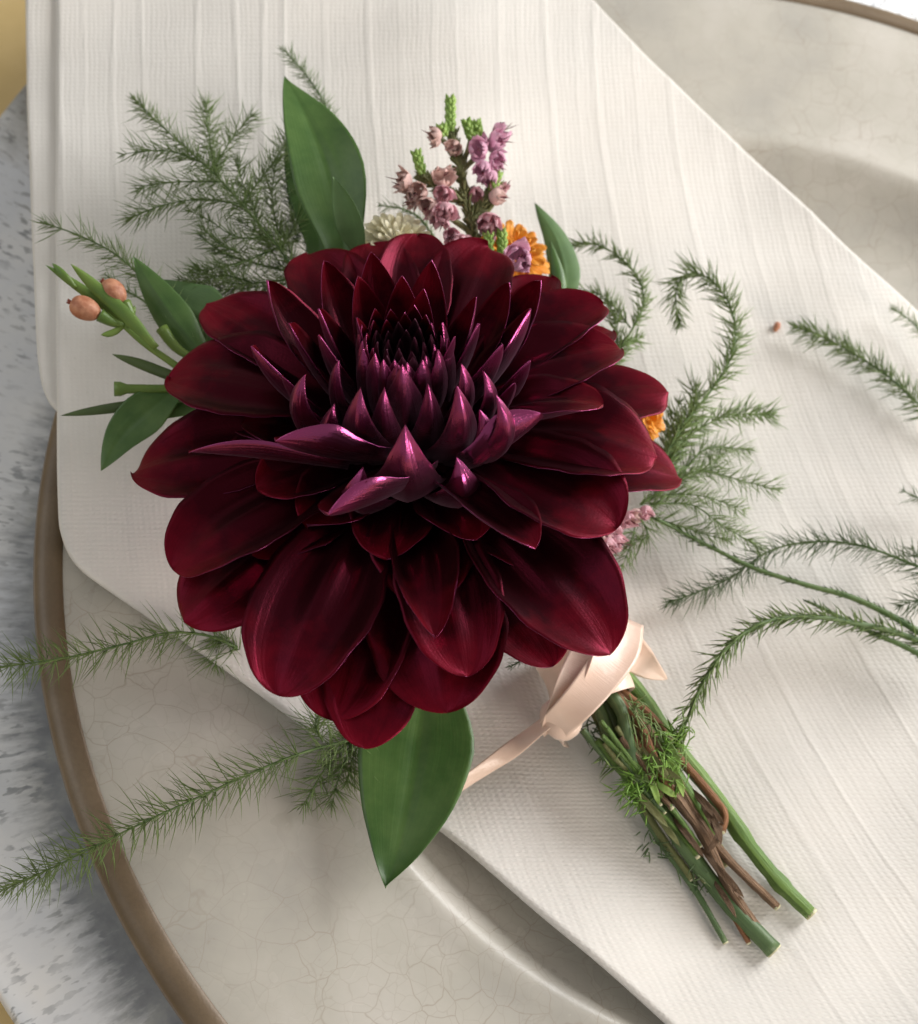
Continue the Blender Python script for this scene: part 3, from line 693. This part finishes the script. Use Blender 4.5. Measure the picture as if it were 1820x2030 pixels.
pompon('orange_chrysanthemum', G(1268, 832, 0.014), unit(toc+0.9*IR), 0.0058, 40, 'orange', bt, 'orange button chrysanthemum mostly hidden at the right of the dahlia', 1.0, 1)

# ---- heather
b = Buf()
HZ = 0.020
b.tube(catmull([G(945, 560, HZ), G(940, 480, HZ+.002), G(925, 400, HZ+.003), G(910, 320, HZ+.004), G(893, 250, HZ+.004), G(893, 200, HZ+.004)], 26), lambda t: 0.0011-0.0006*t, 8, jit=0.18)
for br in ([(920, 400), (870, 375), (830, 340)], [(925, 420), (955, 400), (985, 355)], [(915, 330), (930, 290), (938, 250)], [(915, 340), (945, 310), (975, 280)], [(928, 440), (960, 425), (985, 395)], [(935, 460), (890, 430), (850, 400)], [(900, 300), (880, 280), (860, 270)], [(905, 350), (880, 340), (865, 335)]):
    b.tube(catmull([G(x, y, HZ+.003+0.001*i) for i, (x, y) in enumerate(br)], 9), lambda t: 0.0006-0.00025*t, 6, jit=0.15)
hs = b.build('heather_sprig', 'stem_olive', bt); hs['label'] = 'sprig of pink heather bells with fresh green tips'
b = Buf()
for cl in ([(945, 490), (925, 400), (908, 320), (895, 250)], [(930, 440), (955, 410), (985, 370)], [(925, 400), (880, 378), (835, 345)]):
    cv = catmull([G(x, y, HZ+.004) for x, y in cl], 60)
    for i, p in enumerate(cv[:-1]):
        t = unit(cv[i+1]-p)
        for _ in range(2):
            d = unit(np.array([rnd.gauss(0, 1) for _ in range(3)])); d = unit(d-t*np.dot(d, t)); b.needle(p+d*0.0004, unit(t*0.9+d*0.7), rnd.uniform(0.0012, 0.0022), 0.0006)
o = b.build('scale_leaves', 'stem_olive', hs); o['kind'] = 'stuff'
def shoot(px0, px1, h0, h1):
    A_, B_ = G(*px0, h0), G(*px1, h1); ax = unit(B_-A_); L = np.linalg.norm(B_-A_); b = Buf()
    u = unit(np.cross(ax, [0.2, 0.5, 0.84])); v = np.cross(ax, u)
    b.tube([A_, (A_+B_)/2, B_], 0.0005, 6)
    k = 0; s = 0
    while s < L:
        for q in range(4):
            a = q*math.pi/2+(k % 2)*math.pi/4; d = math.cos(a)*u+math.sin(a)*v
            b.needle(A_+ax*s+d*0.0004, ax*1.0+d*0.55, 0.0013, 0.0008)
        s += 0.0007; k += 1
    b.build('green_shoot', 'heather_tip', hs)
for a in (((893, 260), (893, 196)), ((936, 275), (925, 240)), ((950, 270), (945, 245)), ((838, 345), (825, 300)), ((976, 378), (985, 348)), ((968, 510), (968, 468)), ((997, 510), (995, 462)), ((880, 270), (876, 250))):
    shoot(a[0], a[1], HZ+.005, HZ+.006)
def bell_mesh(name, seed):
    """four outer and four inner pointed sepals around an axis, unit length along z"""
    r2 = random.Random(seed); V, Fc = [], []
    for lay in (0, 1):
        for q in range(4):
            a0 = q*math.pi/2+(0 if lay == 0 else math.pi/4)+r2.uniform(-0.12, 0.12); op = r2.choice([0.9, 1.1, 1.6, 3.0])*r2.uniform(0.9, 1.1)
            nt, ns = 7, 4; b0 = len(V); ln = (1.0 if lay == 0 else 0.92)*r2.uniform(0.92, 1.1)
            for side in (0, 1):
                for i in range(nt+1):
                    t = i/nt; rad = (0.10+0.50*math.sin(min(1, t*1.25)*math.pi*0.62)**0.8)*(1 if lay == 0 else 0.88)
                    rad += (0.20*t**3-0.05 if op > 1.5 else -0.32*t*t)*(1 if lay == 0 else 0.6)
                    wid = 0.92*math.sin(math.pi*min(0.97, 0.18+0.80*t))**0.8*(1 if t < 0.99 else 0.15)
                    for j in range(ns+1):
                        sj = -1+2*j/ns; a = a0+sj*wid*0.95; rr = (rad-(0.035 if side else 0))*(1+0.05*(1-sj*sj))
                        V.append((rr*math.cos(a), rr*math.sin(a), t*ln-0.22*sj*sj*t))
            W = ns+1; nv = (nt+1)*W
            for i in range(nt):
                for j in range(ns):
                    a, b, c, d = i*W+j, i*W+j+1, (i+1)*W+j+1, (i+1)*W+j
                    Fc.append((b0+a, b0+b, b0+c, b0+d)); Fc.append((b0+nv+d, b0+nv+c, b0+nv+b, b0+nv+a))
    me = bpy.data.meshes.new(name); me.from_pydata(V, [], Fc); me.polygons.foreach_set('use_smooth', [True]*len(me.polygons)); return me
BM = {k: [bell_mesh('heather_bell', 10*i+q) for q in range(3)] for i, k in enumerate(('heather_pink', 'heather_mauve', 'heather_dry'))}
def bell(px, py, h, dr, du, dt, size, kind, parent):
    me = BM[kind][rnd.randrange(3)]
    if not me.materials: me.materials.append(M[kind])
    c = G(px, py, HZ+h); ax = unit(IR*dr+IU*du+toc*dt)
    q = Vector(ax).to_track_quat('Z', 'Y').to_matrix() @ Matrix.Rotation(rnd.uniform(0, 1.5), 3, 'Z')
    sc = size/1000
    def put(me, name, par, off, s):
        o = bpy.data.objects.new(name, me); COL.objects.link(o); o.parent = par
        o.matrix_local = Matrix.Translation(Vector(c-ax*sc*0.5+ax*off)) @ (q*s).to_4x4(); return o
    put(me, 'heather_bell', parent, 0, sc)
    b = Buf()
    for k in range(2): b.needle(c+ax*sc*0.2, ax+0.25*IR*rnd.uniform(-1, 1)+0.25*IU*rnd.uniform(-1, 1), sc*rnd.uniform(0.5, 0.95), 0.0002)
    b.build('stamen', 'heather_core', parent)
for (x, y, h, dr, du, dt, s, k) in [
    (862, 268, .006, -.9, .2, .5, 2.7, 'heather_dry'), (900, 292, .006, -.3, -.3, .9, 2.4, 'heather_dry'), (948, 296, .008, -.1, -.2, 1, 3.3, 'heather_mauve'),
    (985, 282, .007, .8, .1, .4, 3.5, 'heather_mauve'), (994, 262, .006, .8, .5, .2, 3.2, 'heather_mauve'), (985, 315, .007, .7, -.5, .5, 3.3, 'heather_mauve'),
    (957, 335, .007, .0, -.9, .6, 3.2, 'heather_mauve'), (970, 352, .006, .1, -1, .4, 2.8, 'heather_mauve'),
    (800, 358, .006, -.9, .1, .5, 3.0, 'heather_dry'), (878, 352, .007, .2, .2, .8, 2.9, 'heather_dry'), (876, 385, .007, .0, -.6, .8, 3.2, 'heather_pink'),
    (830, 380, .007, -.3, -.5, .8, 3.3, 'heather_dry'), (846, 408, .007, -.2, -.7, .7, 3.2, 'heather_dry'), (882, 420, .008, .1, -.6, .8, 3.5, 'heather_pink'),
    (866, 428, .006, -.3, -.8, .5, 2.8, 'heather_pink'), (985, 390, .006, .9, -.2, .4, 3.0, 'heather_dry'), (945, 385, .004, .3, -.6, .7, 2.8, 'heather_pink'),
    (968, 440, .006, .2, -.8, .7, 3.9, 'heather_pink'), (895, 470, .007, -.2, -.4, .8, 2.9, 'heather_pink'), (910, 480, .007, .1, -.7, .8, 3.0, 'heather_pink'),
    (1028, 512, .010, .2, .1, 1, 4.4, 'heather_mauve'), (818, 396, .005, -.8, -.5, .4, 2.4, 'heather_dry'), (992, 378, .005, .8, .4, .4, 2.2, 'heather_pink')]:
    bell(x, y, h, dr, du, dt, s*rnd.uniform(0.95, 1.15), k, hs)
    bell(x+rnd.uniform(-14, 14), y+rnd.uniform(-12, 14), h-0.001, dr+rnd.uniform(-.5, .5), du+rnd.uniform(-.5, .5), dt*0.6, s*rnd.uniform(0.6, 0.85), k, hs)
b = Buf(); b.tube(catmull([G(1100, 1000, .008), G(1180, 1040, .008), G(1225, 1060, .008)], 8), 0.0006, 6)
h2 = b.build('heather_sprig', 'stem_olive', bt); h2['label'] = 'pink heather bells peeking out at the right below the dahlia'
for (x, y, s, k) in [(1245, 1030, 3.2, 'heather_pink'), (1215, 1055, 3.4, 'heather_pink'), (1204, 1085, 3.6, 'heather_pink'), (1196, 1070, 3.0, 'heather_dry'), (1260, 1022, 2.6, 'heather_dry'), (1280, 1016, 2.6, 'heather_pink'), (1225, 1075, 2.6, 'heather_pink')]:
    bell(x, y, -.012+.006, .8, -.4, .5, s, k, h2)

# ---- asparagus fern
def frond(path, nl, spacing, parent, mat='needle', base='nap', per=9, ang=55, wd=0.00016, stem_r=0.00022, twigs=(), name='fern_frond', label=None, flat=0.6, lift=0.6):
    """path: (px, py, h mm) from foot to tip; needles sit in whorls along it; twigs: extra paths"""
    st, nd = Buf(), Buf()
    for tp in [path]+list(twigs):
        q = [G(x, y, h/1000) if base == 'nap' else P(x, y, h/1000) for x, y, h in tp]
        Lc = sum(np.linalg.norm(q[i+1]-q[i]) for i in range(len(q)-1)); n = max(6, int(Lc/spacing*1000))
        cv = catmull(q, n); main = tp is path
        r0 = stem_r*(1.25 if main else 0.8)
        st.tube(cv, lambda t: r0*(1-0.6*t), 6)
        for i, p in enumerate(cv):
            tt = i/(n-1); t = unit(cv[min(i+1, n-1)]-cv[max(i-1, 0)])
            u = unit(np.cross(t, toc)); v = np.cross(u, t)
            k_end = min(1.0, (1-tt)*7+0.45)
            if rnd.random() < 0.06: continue
            for k in range(per):
                if rnd.random() < 0.2: continue
                a = 2*math.pi*(k+rnd.random())/per; el = math.radians(ang+rnd.uniform(-24, 22)-(15 if tt > 0.93 else 0))
                d = t*math.cos(el)+math.sin(el)*(math.cos(a)*u+flat*math.sin(a)*v)
                ps = p+t*rnd.uniform(-0.3, 0.3)*spacing/1000
                nd.needle(ps, d, nl/1000*rnd.uniform(0.45, 1.15)*k_end, wd, bend=t*0.6)
    f = st.build(name, 'fern_stem', parent)
    o = nd.build('needles', mat, f); o['kind'] = 'stuff'
    if label: f['label'] = label
    return f
# lower left pair reaching over the plate rim (z in mm above the table)
frond([(470, 1285, 32), (420, 1262, 34), (340, 1254, 36), (250, 1276, 37.5), (150, 1300, 38.5), (70, 1313, 37), (-20, 1325, 33)], 6.2, 1.9, bt, base='abs', per=21, ang=66, label='upper of two fern fronds reaching over the brown plate rim',
      twigs=[[(440, 1262, 33), (432, 1290, 31), (428, 1312, 30)]], flat=0.8)
frond([(740, 1448, 30), (690, 1468, 31), (600, 1492, 33), (500, 1532, 35), (400, 1578, 36.5), (300, 1623, 38), (200, 1672, 38.5), (100, 1722, 35), (10, 1762, 31)], 6.6, 1.9, bt, base='abs', per=21, ang=66, label='lower of two fern fronds reaching over the brown plate rim',
      twigs=[[(690, 1468, 30), (640, 1530, 29), (605, 1590, 28)], [(700, 1470, 30), (672, 1540, 29), (660, 1590, 28)], [(720, 1462, 30), (700, 1500, 29), (690, 1545, 28)], [(640, 1470, 32), (625, 1440, 33), (632, 1415, 34)]], flat=0.8)
# upper left plume
frond([(600, 560, 12), (555, 495, 13), (480, 405, 14), (430, 350, 14), (370, 295, 13), (310, 240, 12), (268, 198, 11)], 4.9, 1.1, bt, per=12, mat='needle',
      label='feathery fern plume at the left of the tall leaf',
      twigs=[[(400, 322, 13), (340, 300, 13), (285, 300, 12), (248, 305, 11)], [(440, 360, 14), (360, 360, 13), (300, 365, 12), (278, 372, 11)],
             [(480, 405, 14), (400, 395, 13), (330, 405, 12), (256, 432, 10)], [(430, 350, 14), (418, 290, 13), (410, 240, 12), (407, 205, 12)],
             [(420, 340, 13), (450, 290, 13), (475, 255, 12), (497, 232, 12)], [(480, 405, 14), (520, 350, 14), (550, 310, 14), (585, 250, 13)],
             [(540, 470, 13), (470, 470, 12), (420, 440, 11), (380, 420, 11)], [(550, 490, 12), (480, 520, 12), (430, 530, 11), (385, 540, 10)],
             [(560, 500, 13), (545, 430, 13), (540, 380, 13), (548, 320, 13)], [(510, 440, 13), (500, 400, 13), (480, 360, 13), (470, 320, 13)],
             [(590, 550, 12), (520, 560, 11), (450, 560, 11), (390, 530, 10)], [(560, 490, 13), (590, 430, 13), (595, 370, 12), (590, 300, 12)],
             [(470, 500, 12), (430, 480, 11), (400, 450, 11)], [(500, 560, 11), (440, 545, 11), (400, 560, 10), (360, 555, 10)]])
frond([(600, 545, 10), (500, 520, 9), (440, 500, 9), (400, 470, 8)], 4.2, 1.2, bt, mat='needle_dark', per=11, label='darker fern frond low behind the feathery plume',
      twigs=[[(560, 530, 9), (520, 470, 8), (480, 440, 8)], [(590, 540, 9), (560, 460, 9), (530, 400, 9)], [(600, 560, 9), (500, 570, 8), (420, 575, 8), (370, 560, 8)], [(590, 480, 10), (575, 400, 10), (570, 330, 10), (582, 260, 10)], [(610, 500, 10), (595, 400, 10), (588, 310, 10)]])
frond([(420, 740, 9), (370, 665, 10), (310, 585, 11), (240, 512, 11), (160, 468, 11), (80, 440, 10)], 4.9, 1.3, bt, per=12, label='single fern frond arching left above the salmon buds')
frond([(330, 640, 8), (290, 600, 8), (240, 570, 8), (210, 545, 7)], 2.8, 1.1, bt, per=8, mat='needle_pale', label='pale fern tip behind the salmon buds')
frond([(700, 420, 9), (668, 270, 9), (640, 200, 9), (600, 140, 9), (562, 98, 9)], 3.4, 0.9, bt, per=9, mat='needle_pale', label='fern tip curving up behind the tall leaf')
frond([(860, 470, 10), (830, 430, 10), (790, 412, 10), (756, 408, 10)], 2.6, 1.0, bt, per=7, mat='needle_pale', label='pale fern tip left of the heather')
# right of the dahlia
frond([(1205, 800, 12), (1215, 720, 13), (1255, 650, 14), (1276, 600, 14), (1262, 545, 13), (1215, 500, 12), (1170, 482, 11), (1128, 488, 10)], 3.6, 1.05, bt, per=9, label='fern tip curling left beside the orange chrysanthemum', wd=0.00026,
      twigs=[[(1225, 690, 13), (1215, 620, 13), (1190, 585, 12), (1140, 580, 12)], [(1215, 720, 12), (1240, 690, 12), (1270, 670, 11)], [(1210, 740, 12), (1220, 770, 12), (1232, 800, 11)], [(1250, 650, 13), (1220, 610, 13), (1200, 590, 12)]])
frond([(1290, 960, 10), (1350, 850, 12), (1420, 760, 14), (1455, 690, 15), (1452, 620, 15), (1420, 565, 15), (1375, 540, 14), (1345, 560, 13), (1340, 600, 12), (1346, 640, 12)], 5.2, 1.15, bt, per=12, label='hooked fern frond arching over the napkin', wd=0.00024,
      twigs=[[(1310, 940, 10), (1360, 870, 10), (1440, 825, 10), (1532, 822, 9)], [(1320, 920, 10), (1330, 860, 10), (1345, 800, 10)], [(1340, 880, 10), (1370, 820, 11), (1380, 770, 11)]])
frond([(1270, 1000, 8), (1340, 950, 9), (1400, 890, 9), (1470, 890, 8), (1482, 892, 8)], 4.9, 1.25, bt, per=11, label='leafy fern frond fanning right of the dahlia',
      twigs=[[(1290, 990, 8), (1380, 935, 8), (1460, 950, 8), (1540, 972, 7)], [(1290, 1000, 8), (1370, 1000, 8), (1430, 1040, 8), (1505, 1085, 7)], [(1300, 960, 8), (1330, 900, 9), (1345, 850, 9)], [(1270, 1020, 7), (1340, 1040, 7), (1400, 1060, 7), (1440, 1070, 6)],
             [(1260, 1040, 7), (1250, 1080, 7), (1235, 1120, 6)], [(1270, 1030, 7), (1285, 1060, 7), (1240, 1085, 6)], [(1330, 960, 9), (1400, 930, 9), (1430, 900, 8)], [(1300, 1000, 8), (1330, 980, 8), (1400, 985, 8), (1470, 1010, 7)]])
frond([(1100, 1250, 6), (1060, 1290, 5), (1015, 1320, 4)], 3.0, 1.1, bt, per=8, mat='needle_dark', label='dark fern scrap below the petals beside the ribbon')

# loose fern sprig coming in over the right side of the napkin
fs = empty('fern_sprig', tuple(G(1850, 1290, 0.004)))
tag(fs, 'loose branching green fern sprig trailing across the right of the napkin', 'fern')
frond([(1880, 1290, 6), (1780, 1228, 7), (1690, 1185, 7), (1600, 1160, 7), (1500, 1128, 7), (1420, 1090, 7), (1300, 1028, 9)], 1.9, 0.8, fs, per=8, ang=24, mat='needle_dark', stem_r=0.00055, wd=0.00028, name='branch', label='main stem of the fern sprig reaching the dahlia')
frond([(1880, 1150, 8), (1800, 1115, 8), (1700, 1080, 8), (1600, 1075, 7), (1520, 1095, 6), (1440, 1150, 5), (1326, 1195, 4)], 5.2, 1.2, fs, per=13, ang=60, mat='needle_dark', name='branch',
      twigs=[[(1880, 1170, 8), (1840, 1130, 8), (1810, 1090, 8)], [(1880, 1180, 7), (1820, 1190, 7), (1790, 1200, 6)]])
frond([(1900, 1310, 6), (1800, 1262, 7), (1700, 1236, 9), (1600, 1222, 11), (1510, 1236, 13), (1440, 1285, 14), (1395, 1350, 13), (1365, 1420, 11), (1340, 1480, 10)], 4.6, 1.3, fs, per=11, ang=47, mat='needle', name='branch', wd=0.00026, stem_r=0.0005, label='branch of the fern sprig arching down onto the cut stems')
frond([(1880, 1330, 6), (1800, 1285, 7), (1720, 1250, 7), (1640, 1210, 7), (1600, 1192, 7)], 2.0, 0.8, fs, per=9, ang=30, mat='needle_dark', name='branch', stem_r=0.0005)
frond([(1900, 860, 4), (1820, 800, 4), (1760, 745, 4), (1690, 700, 4), (1640, 672, 4), (1580, 650, 4)], 5.0, 1.2, fs, per=13, ang=58, mat='needle', name='branch', label='straight fern tip on the napkin beside the orange speck', wd=0.00025)
frond([(1900, 760, 4), (1850, 690, 4), (1810, 640, 4), (1770, 612, 4)], 3.0, 1.0, fs, per=9, ang=55, mat='needle', name='branch')
frond([(1900, 1000, 5), (1860, 995, 5), (1815, 985, 5), (1795, 975, 5)], 3.2, 1.0, fs, per=9, ang=55, mat='needle_dark', name='branch')

# ---- cut stems
def stem(pts, r0, r1, mat, seg=12, jit=0.0, nodes=(), name='stem', cutend=True):
    q = [G(x, y, h/1000) for x, y, h in pts]; n = 46; cv = catmull(q, n); b = Buf()
    def rad(t):
        r = r0*(1-t)+r1*t
        for nt_ in nodes: r *= 1+0.22*math.exp(-((t-nt_)/0.018)**2)
        return r*0.86/1000*(1+0.03*math.sin(31*t+r0*9)+0.02*math.sin(83*t+r1*7))
    b.tube(cv, rad, seg, True, jit); o = b.build(name, mat, bt)
    if cutend:
        c = Buf(); d = unit(cv[-1]-cv[-2]); c.tube([cv[-1]-d*0.0003, cv[-1]+d*0.00025], r1*0.86/1000*0.96, seg); c.build('cut_end', 'cut', o)
    return o
HB = (1130, 1290, 10)
stem([(1165, 1270, 9), (1255, 1362, 6.5), (1330, 1470, 5), (1420, 1582, 4), (1482, 1672, 3), (1545, 1750, 2), (1608, 1812, 1.8)], 2.0, 1.45, 'stem_green', jit=0.03, nodes=(0.36, 0.70, 0.88))
stem([HB, (1200, 1400, 8), (1245, 1500, 7), (1300, 1590, 5.5), (1360, 1680, 4), (1440, 1785, 2.2), (1534, 1884, 1.8)], 1.5, 1.75, 'stem_dark')
stem([HB, (1195, 1430, 4), (1240, 1540, 3), (1300, 1655, 2), (1380, 1768, 1.2), (1438, 1868, 0.9)], 0.9, 0.6, 'stem_dark')
stem([HB, (1270, 1430, 10), (1330, 1530, 8.5), (1395, 1640, 6), (1445, 1705, 4), (1540, 1797, 1.6)], 1.1, 0.8, 'bark', jit=0.12)
stem([HB, (1240, 1420, 10), (1310, 1540, 8.5), (1390, 1650, 6.5), (1440, 1750, 4), (1495, 1832, 2.5), (1528, 1872, 1.8)], 1.25, 0.9, 'bark', jit=0.16)
stem([HB, (1250, 1460, 7), (1330, 1600, 5), (1410, 1740, 3), (1484, 1868, 0.9)], 0.7, 0.55, 'bark_red', jit=0.1)
stem([HB, (1186, 1400, 9), (1212, 1470, 8.5), (1246, 1545, 7)], 1.4, 1.2, 'stem_dark')
stem([HB, (1222, 1392, 11), (1243, 1460, 10.5), (1262, 1548, 8)], 1.4, 1.3, 'stem_dark')
stem([HB, (1178, 1412, 6), (1235, 1522, 5), (1300, 1640, 3), (1372, 1742, 2)], 0.9, 0.7, 'stem_olive', jit=0.1)
stem([HB, (1290, 1420, 8), (1345, 1500, 7.5), (1402, 1566, 6.5), (1436, 1612, 5.5), (1430, 1648, 5)], 0.9, 0.8, 'bark_red', jit=0.12)
stem([HB, (1280, 1440, 9.5), (1340, 1530, 8.5), (1385, 1600, 7.2), (1424, 1664, 5)], 1.1, 0.9, 'stem_green', jit=0.05)
stem([HB, (1230, 1420, 6), (1310, 1540, 5), (1380, 1620, 4), (1444, 1712, 3)], 1.4, 1.1, 'stem_olive', jit=0.06)
stem([HB, (1255, 1420, 11), (1290, 1490, 10.5), (1330, 1570, 8.5)], 1.1, 0.9, 'bark_red', jit=0.1)
stem([HB, (1210, 1440, 7), (1270, 1560, 6), (1330, 1650, 4.5), (1400, 1745, 3)], 1.0, 0.8, 'stem_olive', jit=0.1)
stem([HB, (1255, 1400, 7), (1310, 1480, 6.5), (1360, 1560, 6), (1410, 1630, 5)], 1.2, 1.0, 'stem_dark', jit=0.05)
for i in range(16):
    o_ = -62+124*(i+rnd.random())/16; a_ = rnd.uniform(0, 0.25); e_ = rnd.uniform(0.45, 0.95); sx, sy = 0.84, -0.54
    k_ = math.sqrt(max(0.0, 1-(o_/70)**2)); pts_ = []
    for t in (a_, a_+(e_-a_)*0.35, a_+(e_-a_)*0.7, e_):
        cx, cy = 1190+t*230, 1405+t*300; wdt = o_*(1-0.50*t)+rnd.uniform(-5, 5)
        pts_.append((cx+wdt*sx, cy+wdt*sy, (4.5+6.5*k_)*(1-0.62*t)+1.2))
    stem(pts_, rnd.uniform(0.45, 0.8), rnd.uniform(0.35, 0.6), rnd.choice(['bark', 'stem_olive', 'bark_red', 'stem_green', 'stem_dark', 'stem_olive']), seg=8, jit=0.14)
# stripped leaf bits, dry sheaths and frills on the stems
for (x, y, dx, dy, h, hw, mt, L) in [(1395, 1600, 30, 60, 8, 1.3, 'bark', 1), (1410, 1620, 20, 55, 8.5, 1.0, 'bark', 1), (1380, 1580, 55, 55, 8.5, 1.1, 'bark', 1), (1425, 1650, -25, 40, 7.5, 0.9, 'bark', 1), (1400, 1700, 60, 70, 5.5, 0.9, 'bark', 1), (1420, 1720, 55, 60, 5, 0.8, 'bark', 1),
                                     (1300, 1520, 60, 40, 10, 1.3, 'stem_olive', 1), (1270, 1480, 60, 70, 10.5, 1.2, 'stem_olive', 1), (1255, 1570, 70, 70, 7.5, 1.1, 'stem_olive', 1), (1290, 1610, 60, 70, 6, 0.9, 'stem_olive', 1), (1320, 1470, 30, 55, 10.5, 0.9, 'wax_leaf', 1), (1330, 1520, 25, 60, 10, 1.0, 'heather_tip', 1), (1300, 1555, 40, 25, 9, 1.0, 'heather_tip', 1), (1345, 1640, 50, 60, 6.5, 0.9, 'bark', 1), (1285, 1545, 20, 50, 8.8, 1.0, 'heather_tip', 1), (1420, 1760, 40, 60, 4, 0.8, 'bark', 1)]:
    lv = (dy/100, dx/100)
    leaf([(x-dx*0.2, y-dy*0.3, h-0.4), (x+dx*0.5+4, y+dy*0.5, h+0.6), (x+dx, y+dy, h-0.6)], hw*0.62, lv, cup=80, mats=(mt, mt), name='stripped_leaf', prof=lin, wave=0.2, thick=0.0004)
def tuft(spots, mat, label):
    b = Buf()
    for (x, y, h, n, L, dx, dy) in spots:
        c = G(x, y, h/1000); ax = unit(IR*dx-IU*dy+toc*0.4)
        for _ in range(n):
            d = unit(ax+0.9*np.array([rnd.gauss(0, 1) for _ in range(3)])*0.8)
            if np.dot(d, toc) < -0.2: d = d-toc*np.dot(d, toc)
            b.needle(c+0.0012*np.array([rnd.gauss(0, 1) for _ in range(3)]), d, L/1000*rnd.uniform(0.6, 1.2), 0.0003, bend=np.array([rnd.gauss(0, 1) for _ in range(3)]))
    o = b.build('needle_tuft', mat, bt); o['kind'] = 'stuff'; o['label'] = label
tuft([(1295, 1500, 10, 46, 3.0, .2, .4), (1310, 1520, 10, 40, 3.2, -.3, .6), (1262, 1548, 8.5, 46, 3.4, -.8, .3), (1250, 1565, 7.5, 30, 3.0, -.9, .4), (1322, 1475, 10, 24, 3.4, .8, -.3), (1340, 1455, 9, 24, 3.4, .2, -.9), (1330, 1540, 9.5, 30, 2.4, .1, .9), (1272, 1590, 7, 20, 2.6, -.3, .8)], 'needle_bright', 'bright green stripped fern frill around the cut stems')
tuft([(1250, 1400, 12, 26, 3.0, .4, .4), (1265, 1420, 11.5, 26, 3.0, .3, .8), (1215, 1500, 8, 16, 3.6, -.5, .9), (1290, 1455, 11, 20, 3, .3, .5), (1335, 1490, 9, 24, 3.5, -.9, .2), (1290, 1540, 9, 22, 3.4, -.6, -.2)], 'needle', 'green fern scraps among the cut stems')
tuft([(1310, 1680, 2.5, 12, 2.6, -.4, .9), (1372, 1725, 2.2, 16, 2.8, .3, .9), (1300, 1655, 3, 10, 2.6, -.7, .6), (1385, 1745, 2, 12, 2.6, .7, .4), (1190, 1455, 5, 14, 3.4, .3, .9), (1160, 1440, 5, 10, 3.2, .9, .5)], 'needle_dark', 'dark fern scraps along the lowest stem')

# ---- peach ribbon
rb_ = Buf()
cA, cB = G(1128, 1262, 0.0085), G(1184, 1394, 0.0085)
ax = unit(cB-cA); sd = unit(np.cross(np.array([0, 0, 1.0]), ax)); upv = np.cross(ax, sd)
if np.dot(sd, IR) < 0: sd = -sd
V, Fc, U = [], [], []; nr, sg = 12, 40
for i in range(nr+1):
    t = i/nr; c = cA*(1-t)+cB*t
    wx = 0.0074-0.0004*t+0.0003*math.sin(9*t); wz = 0.0066-0.0010*t
    for j in range(sg):
        a = 2*math.pi*j/sg; k = 1+0.02*math.sin(3*a+5*t)
        V.append(c+sd*wx*k*math.cos(a)+upv*max(wz*k*math.sin(a), -0.0080)); U.append((t, j/sg))
for i in range(nr):
    for j in range(sg):
        k = (j+1) % sg; Fc.append((i*sg+j, i*sg+k, (i+1)*sg+k, (i+1)*sg+j))
rib = mk('ribbon', V, Fc, 'satin', bt, U); rib['label'] = 'peach satin ribbon wrapped and knotted around the stems'
flat = lambda t: 1.0
def band(pts, hw, lat, prof=flat, cup=0, roll=None, name='ribbon_fold', base='nap', wave=0.03):
    return blade(name, pxspine(pts, base), hw/1000, IR*lat[0]+IU*lat[1], ['satin'], rib, cup=cup, thick=0.0003, nt=28, ns=12, prof=prof, tmode='lin', roll=roll, wave=wave)
band([(1240, 1225, 14), (1228, 1285, 17.5), (1182, 1350, 18.5), (1136, 1404, 16.5), (1102, 1438, 12), (1094, 1454, 7), (1110, 1458, 3)], 3.4, (0.80, -0.60), prof=lambda t: 1.0-0.22*t+0.06*math.sin(6*t), cup=35, wave=0.06)
band([(1178, 1240, 16), (1150, 1310, 18.2), (1118, 1372, 16.5), (1094, 1425, 11.5), (1094, 1450, 5)], 2.5, (0.9, 0.45), prof=lambda t: 1.0-0.3*t, cup=50, wave=0.06)
band([(1220, 1262, 11), (1258, 1300, 10), (1288, 1325, 7), (1322, 1346, 4)], 3.3, (0.7, 0.7), prof=lambda t: 1.0-0.93*t*t, cup=30, name='ribbon_tail')
band([(1120, 1405, 14), (1085, 1430, 11), (1020, 1482, 7), (960, 1525, 5), (880, 1580, 3.5)], 1.45, (0.55, 0.8), cup=15, name='ribbon_tail')
lump('ribbon_knot', G(1112, 1425, 0.0100), IR*0.5-IU*0.7, 0.0075, 0.0034, 'satin', rib)

# ---- crumb on the napkin
c = G(1540, 648, 0.0006)
cr = lump('dried_floret', c, IR*0.4+IU, 0.0022, 0.0007, 'bud', None, 8, 6, fn=lambda t: 0.6+0.8*t)
tag(cr, 'tiny orange brown dried floret crumb on the white napkin', 'crumb')
